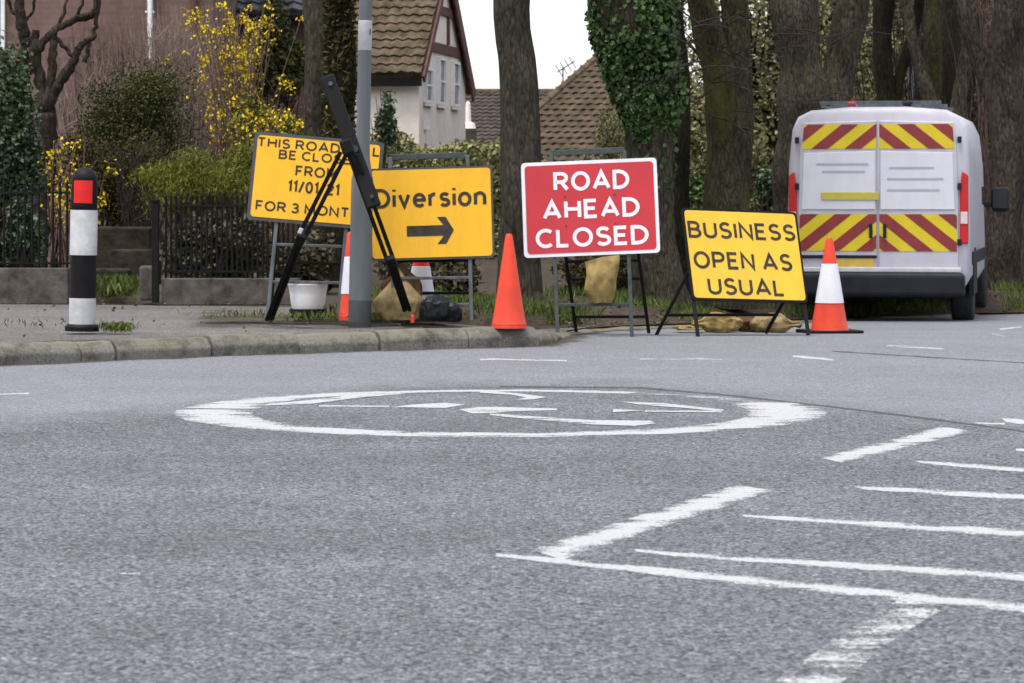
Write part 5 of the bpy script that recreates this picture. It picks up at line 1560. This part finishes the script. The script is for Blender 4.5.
# hedges beyond the signs
def hedge(label, x0, x1, d, y_top, n, m, seed, thick=.5):
    random.seed(seed); a, b = XA(x0, d), XA(x1, d); zt_ = P(0, y_top, d).z
    root = thing("hedge", label, "hedge", ((a + b) / 2, d, .3))
    xs = NR.uniform(a, b, n); zz = .2 + (zt_ - .2) * NR.uniform(0, 1, n) ** .75
    bumpy = .10 * np.sin(xs * 2.9 + seed) + .07 * np.sin(xs * 6.7) + NR.normal(0, .035, n)
    pts = np.stack([xs, d + NR.uniform(-thick, thick, n), np.where(zz > zt_ - .5, zz + bumpy, zz)], 1)
    leaves("foliage", pts, .085, .05, m, root)
    mb = MB()
    for i in range(int((b - a) / .5) + 1): mb.tube([(a + i * .5, d, .1), (a + i * .5 + .1, d, zt_ * .5), (a + i * .5, d, zt_ - .2)], [.03, .02, .008], 6, cap=False)
    mb.build("stem", M_TWIG_D, root)
hedge("pale olive garden hedge below the cream house", 352, 512, 41, 141, 14000, M_HEDGE, 1)
hedge("dull green hedge below the brown roofed house", 470, 660, 46, 158, 13000, M_WOODG, 2)
shrub("evergreen_shrub", "small leafy sapling right of the lamp post before the cream house", 384, 120, 40, 17 * 40 / F, 44 * 40 / F, 420, M_EVER, .13, .05, k=7, ry=.3, nst=6)
shrub("evergreen_shrub", "bright green bush low between the ivy clad and twin trunks", 700, 186, 40, 18 * 40 / F, 18 * 40 / F, 2200, leaf_mat("fresh green leaves", (.025, .045, .012), (.085, .13, .035), .5), .08, .05, base=0)
shrub("evergreen_shrub", "green bush low between the twin and forked trunks", 768, 185, 42, 22 * 42 / F, 24 * 42 / F, 2600, M_EVER, .08, .05, base=0)
shrub("low_shrub", "dark undergrowth bush behind the red sign", 600, 285, 31, 60 * 31 / F, 36 * 31 / F, 3500, M_MOSSL, .08, .04, ry=.5, base=.1)
shrub("low_shrub", "dark undergrowth bush behind the diversion sign", 440, 270, 30.5, 60 * 30.5 / F, 40 * 30.5 / F, 4000, M_WOOD, .08, .045, ry=.5, base=.1)
shrub("low_shrub", "dark undergrowth bush beneath the closure notice", 300, 262, 30.6, 44 * 30.6 / F, 36 * 30.6 / F, 3000, M_WOOD, .08, .045, ry=.4, base=.1)
shrub("low_shrub", "dull bush at the foot of the twin trunk", 720, 268, 34, 56 * 34 / F, 40 * 34 / F, 4000, M_WOOD, .09, .05, ry=.6, base=0)
shrub("low_shrub", "dull bush behind the right side of the van", 960, 250, 46, 90 * 46 / F, 70 * 46 / F, 6500, M_WOOD, .12, .06, ry=.8, base=-.3)
shrub("low_shrub", "dull bush behind the middle of the van", 850, 230, 45, 90 * 45 / F, 80 * 45 / F, 6500, M_WOOD, .12, .06, ry=.8, base=-.3)
twiggy("tangle of bare dark twigs above the van roof", 925, 43, 50, -40, 150, M_TWIG_D, 41, .014, -.3)
twiggy("tangle of bare brown twigs at the right edge", 1010, 38.8, 26, -40, 90, M_TWIG, 42, .010, -.2)

# ------------------------------------------------------------------ grass, fallen leaves
def blades(n, f):
    C, A = [], []
    while len(C) < n:
        q_ = f()
        if q_ is None: continue
        C.append(q_); A.append((random.gauss(0, .35), random.gauss(0, .35), 1.0))
    return C, A
random.seed(21)
VB = [(p.x, p.y) for p in vl]
def front(x):
    for (xa, ya), (xb, yb) in zip(VB, VB[1:]):
        if xa <= x <= xb: return ya + (yb - ya) * (x - xa) / max(1e-6, xb - xa)
    return VB[-1][1]
def vg(x, y, y0): return gz(x, y) + .026 + (vz(x, y) - gz(x, y) - .026) * sstep((y - y0) / 1.5) if x > .3 else vz(x, y)
def fv():
    x = random.uniform(-1.7, 9); y0 = front(x); y = y0 + .25 + random.random() ** 1.4 * 5.5
    if math.sin(x * 2.3 + y) + math.sin(x * 5.1 - y * 1.9) * .7 + random.gauss(0, .35) < .15: return None
    return (x, y, vg(x, y, y0) + .05)
C, A = blades(15000, fv)
tag(leaves("grass", C, .15, .011, M_GRASS, axis=A, jit=.15), "rough green grass growing on the verge under the trees", "grass", kind='stuff')
def tuft(px, py, w, n, z=PZ):
    c = G(px, py, z); out = []
    for i in range(n):
        out.append((c.x + random.gauss(0, w), c.y + random.gauss(0, .06), z + random.uniform(.01, .06)))
    return out
C = tuft(118, 331, .07, 300) + tuft(30, 327, .35, 60) + tuft(318, 320, .25, 260) + tuft(440, 319, .25, 160) + tuft(375, 321, .10, 160) + tuft(245, 318, .2, 90)
A = [(random.gauss(0, .5), random.gauss(0, .4), .8) for _ in C]
tag(leaves("weeds", C, .065, .012, M_GRASS, axis=A, jit=.15), "short weeds and grass tufts along the kerb edge", "weeds", kind='stuff')
C = []
for i in range(1400):
    px = random.gauss(112, 14); d_ = random.uniform(29.9, 31.0); C.append((XA(px, d_), d_, .2 + random.uniform(0, .12)))
tag(leaves("grass", C, .16, .018, M_GRASS, axis=[(random.gauss(0, .4), random.gauss(0, .3), 1) for _ in C], jit=.15), "bright green grass clump in the garden gateway", "grass", kind='stuff')
C = []
for i in range(2600):
    x = random.uniform(-6, 8)
    if x < .2 and random.random() < .7: continue
    if x < .5:
        y = random.uniform(21.5, 29.4); z = PZ + .006
        if y < 22.6 + x * .5 + .3: continue
        if random.random() < .6 and y < 27: continue
    else:
        y0 = front(x); y = y0 + random.random() ** 1.5 * 5; z = vg(x, y, y0) + .012
    C.append((x, y, z))
tag(leaves("leaf_litter", C, .042, .026, M_LITTER, axis=[(random.gauss(0, 1), random.gauss(0, 1), random.gauss(0, .12)) for _ in C], jit=.1), "brown dead leaves scattered on the pavement and verge", "leaf litter", kind='stuff')
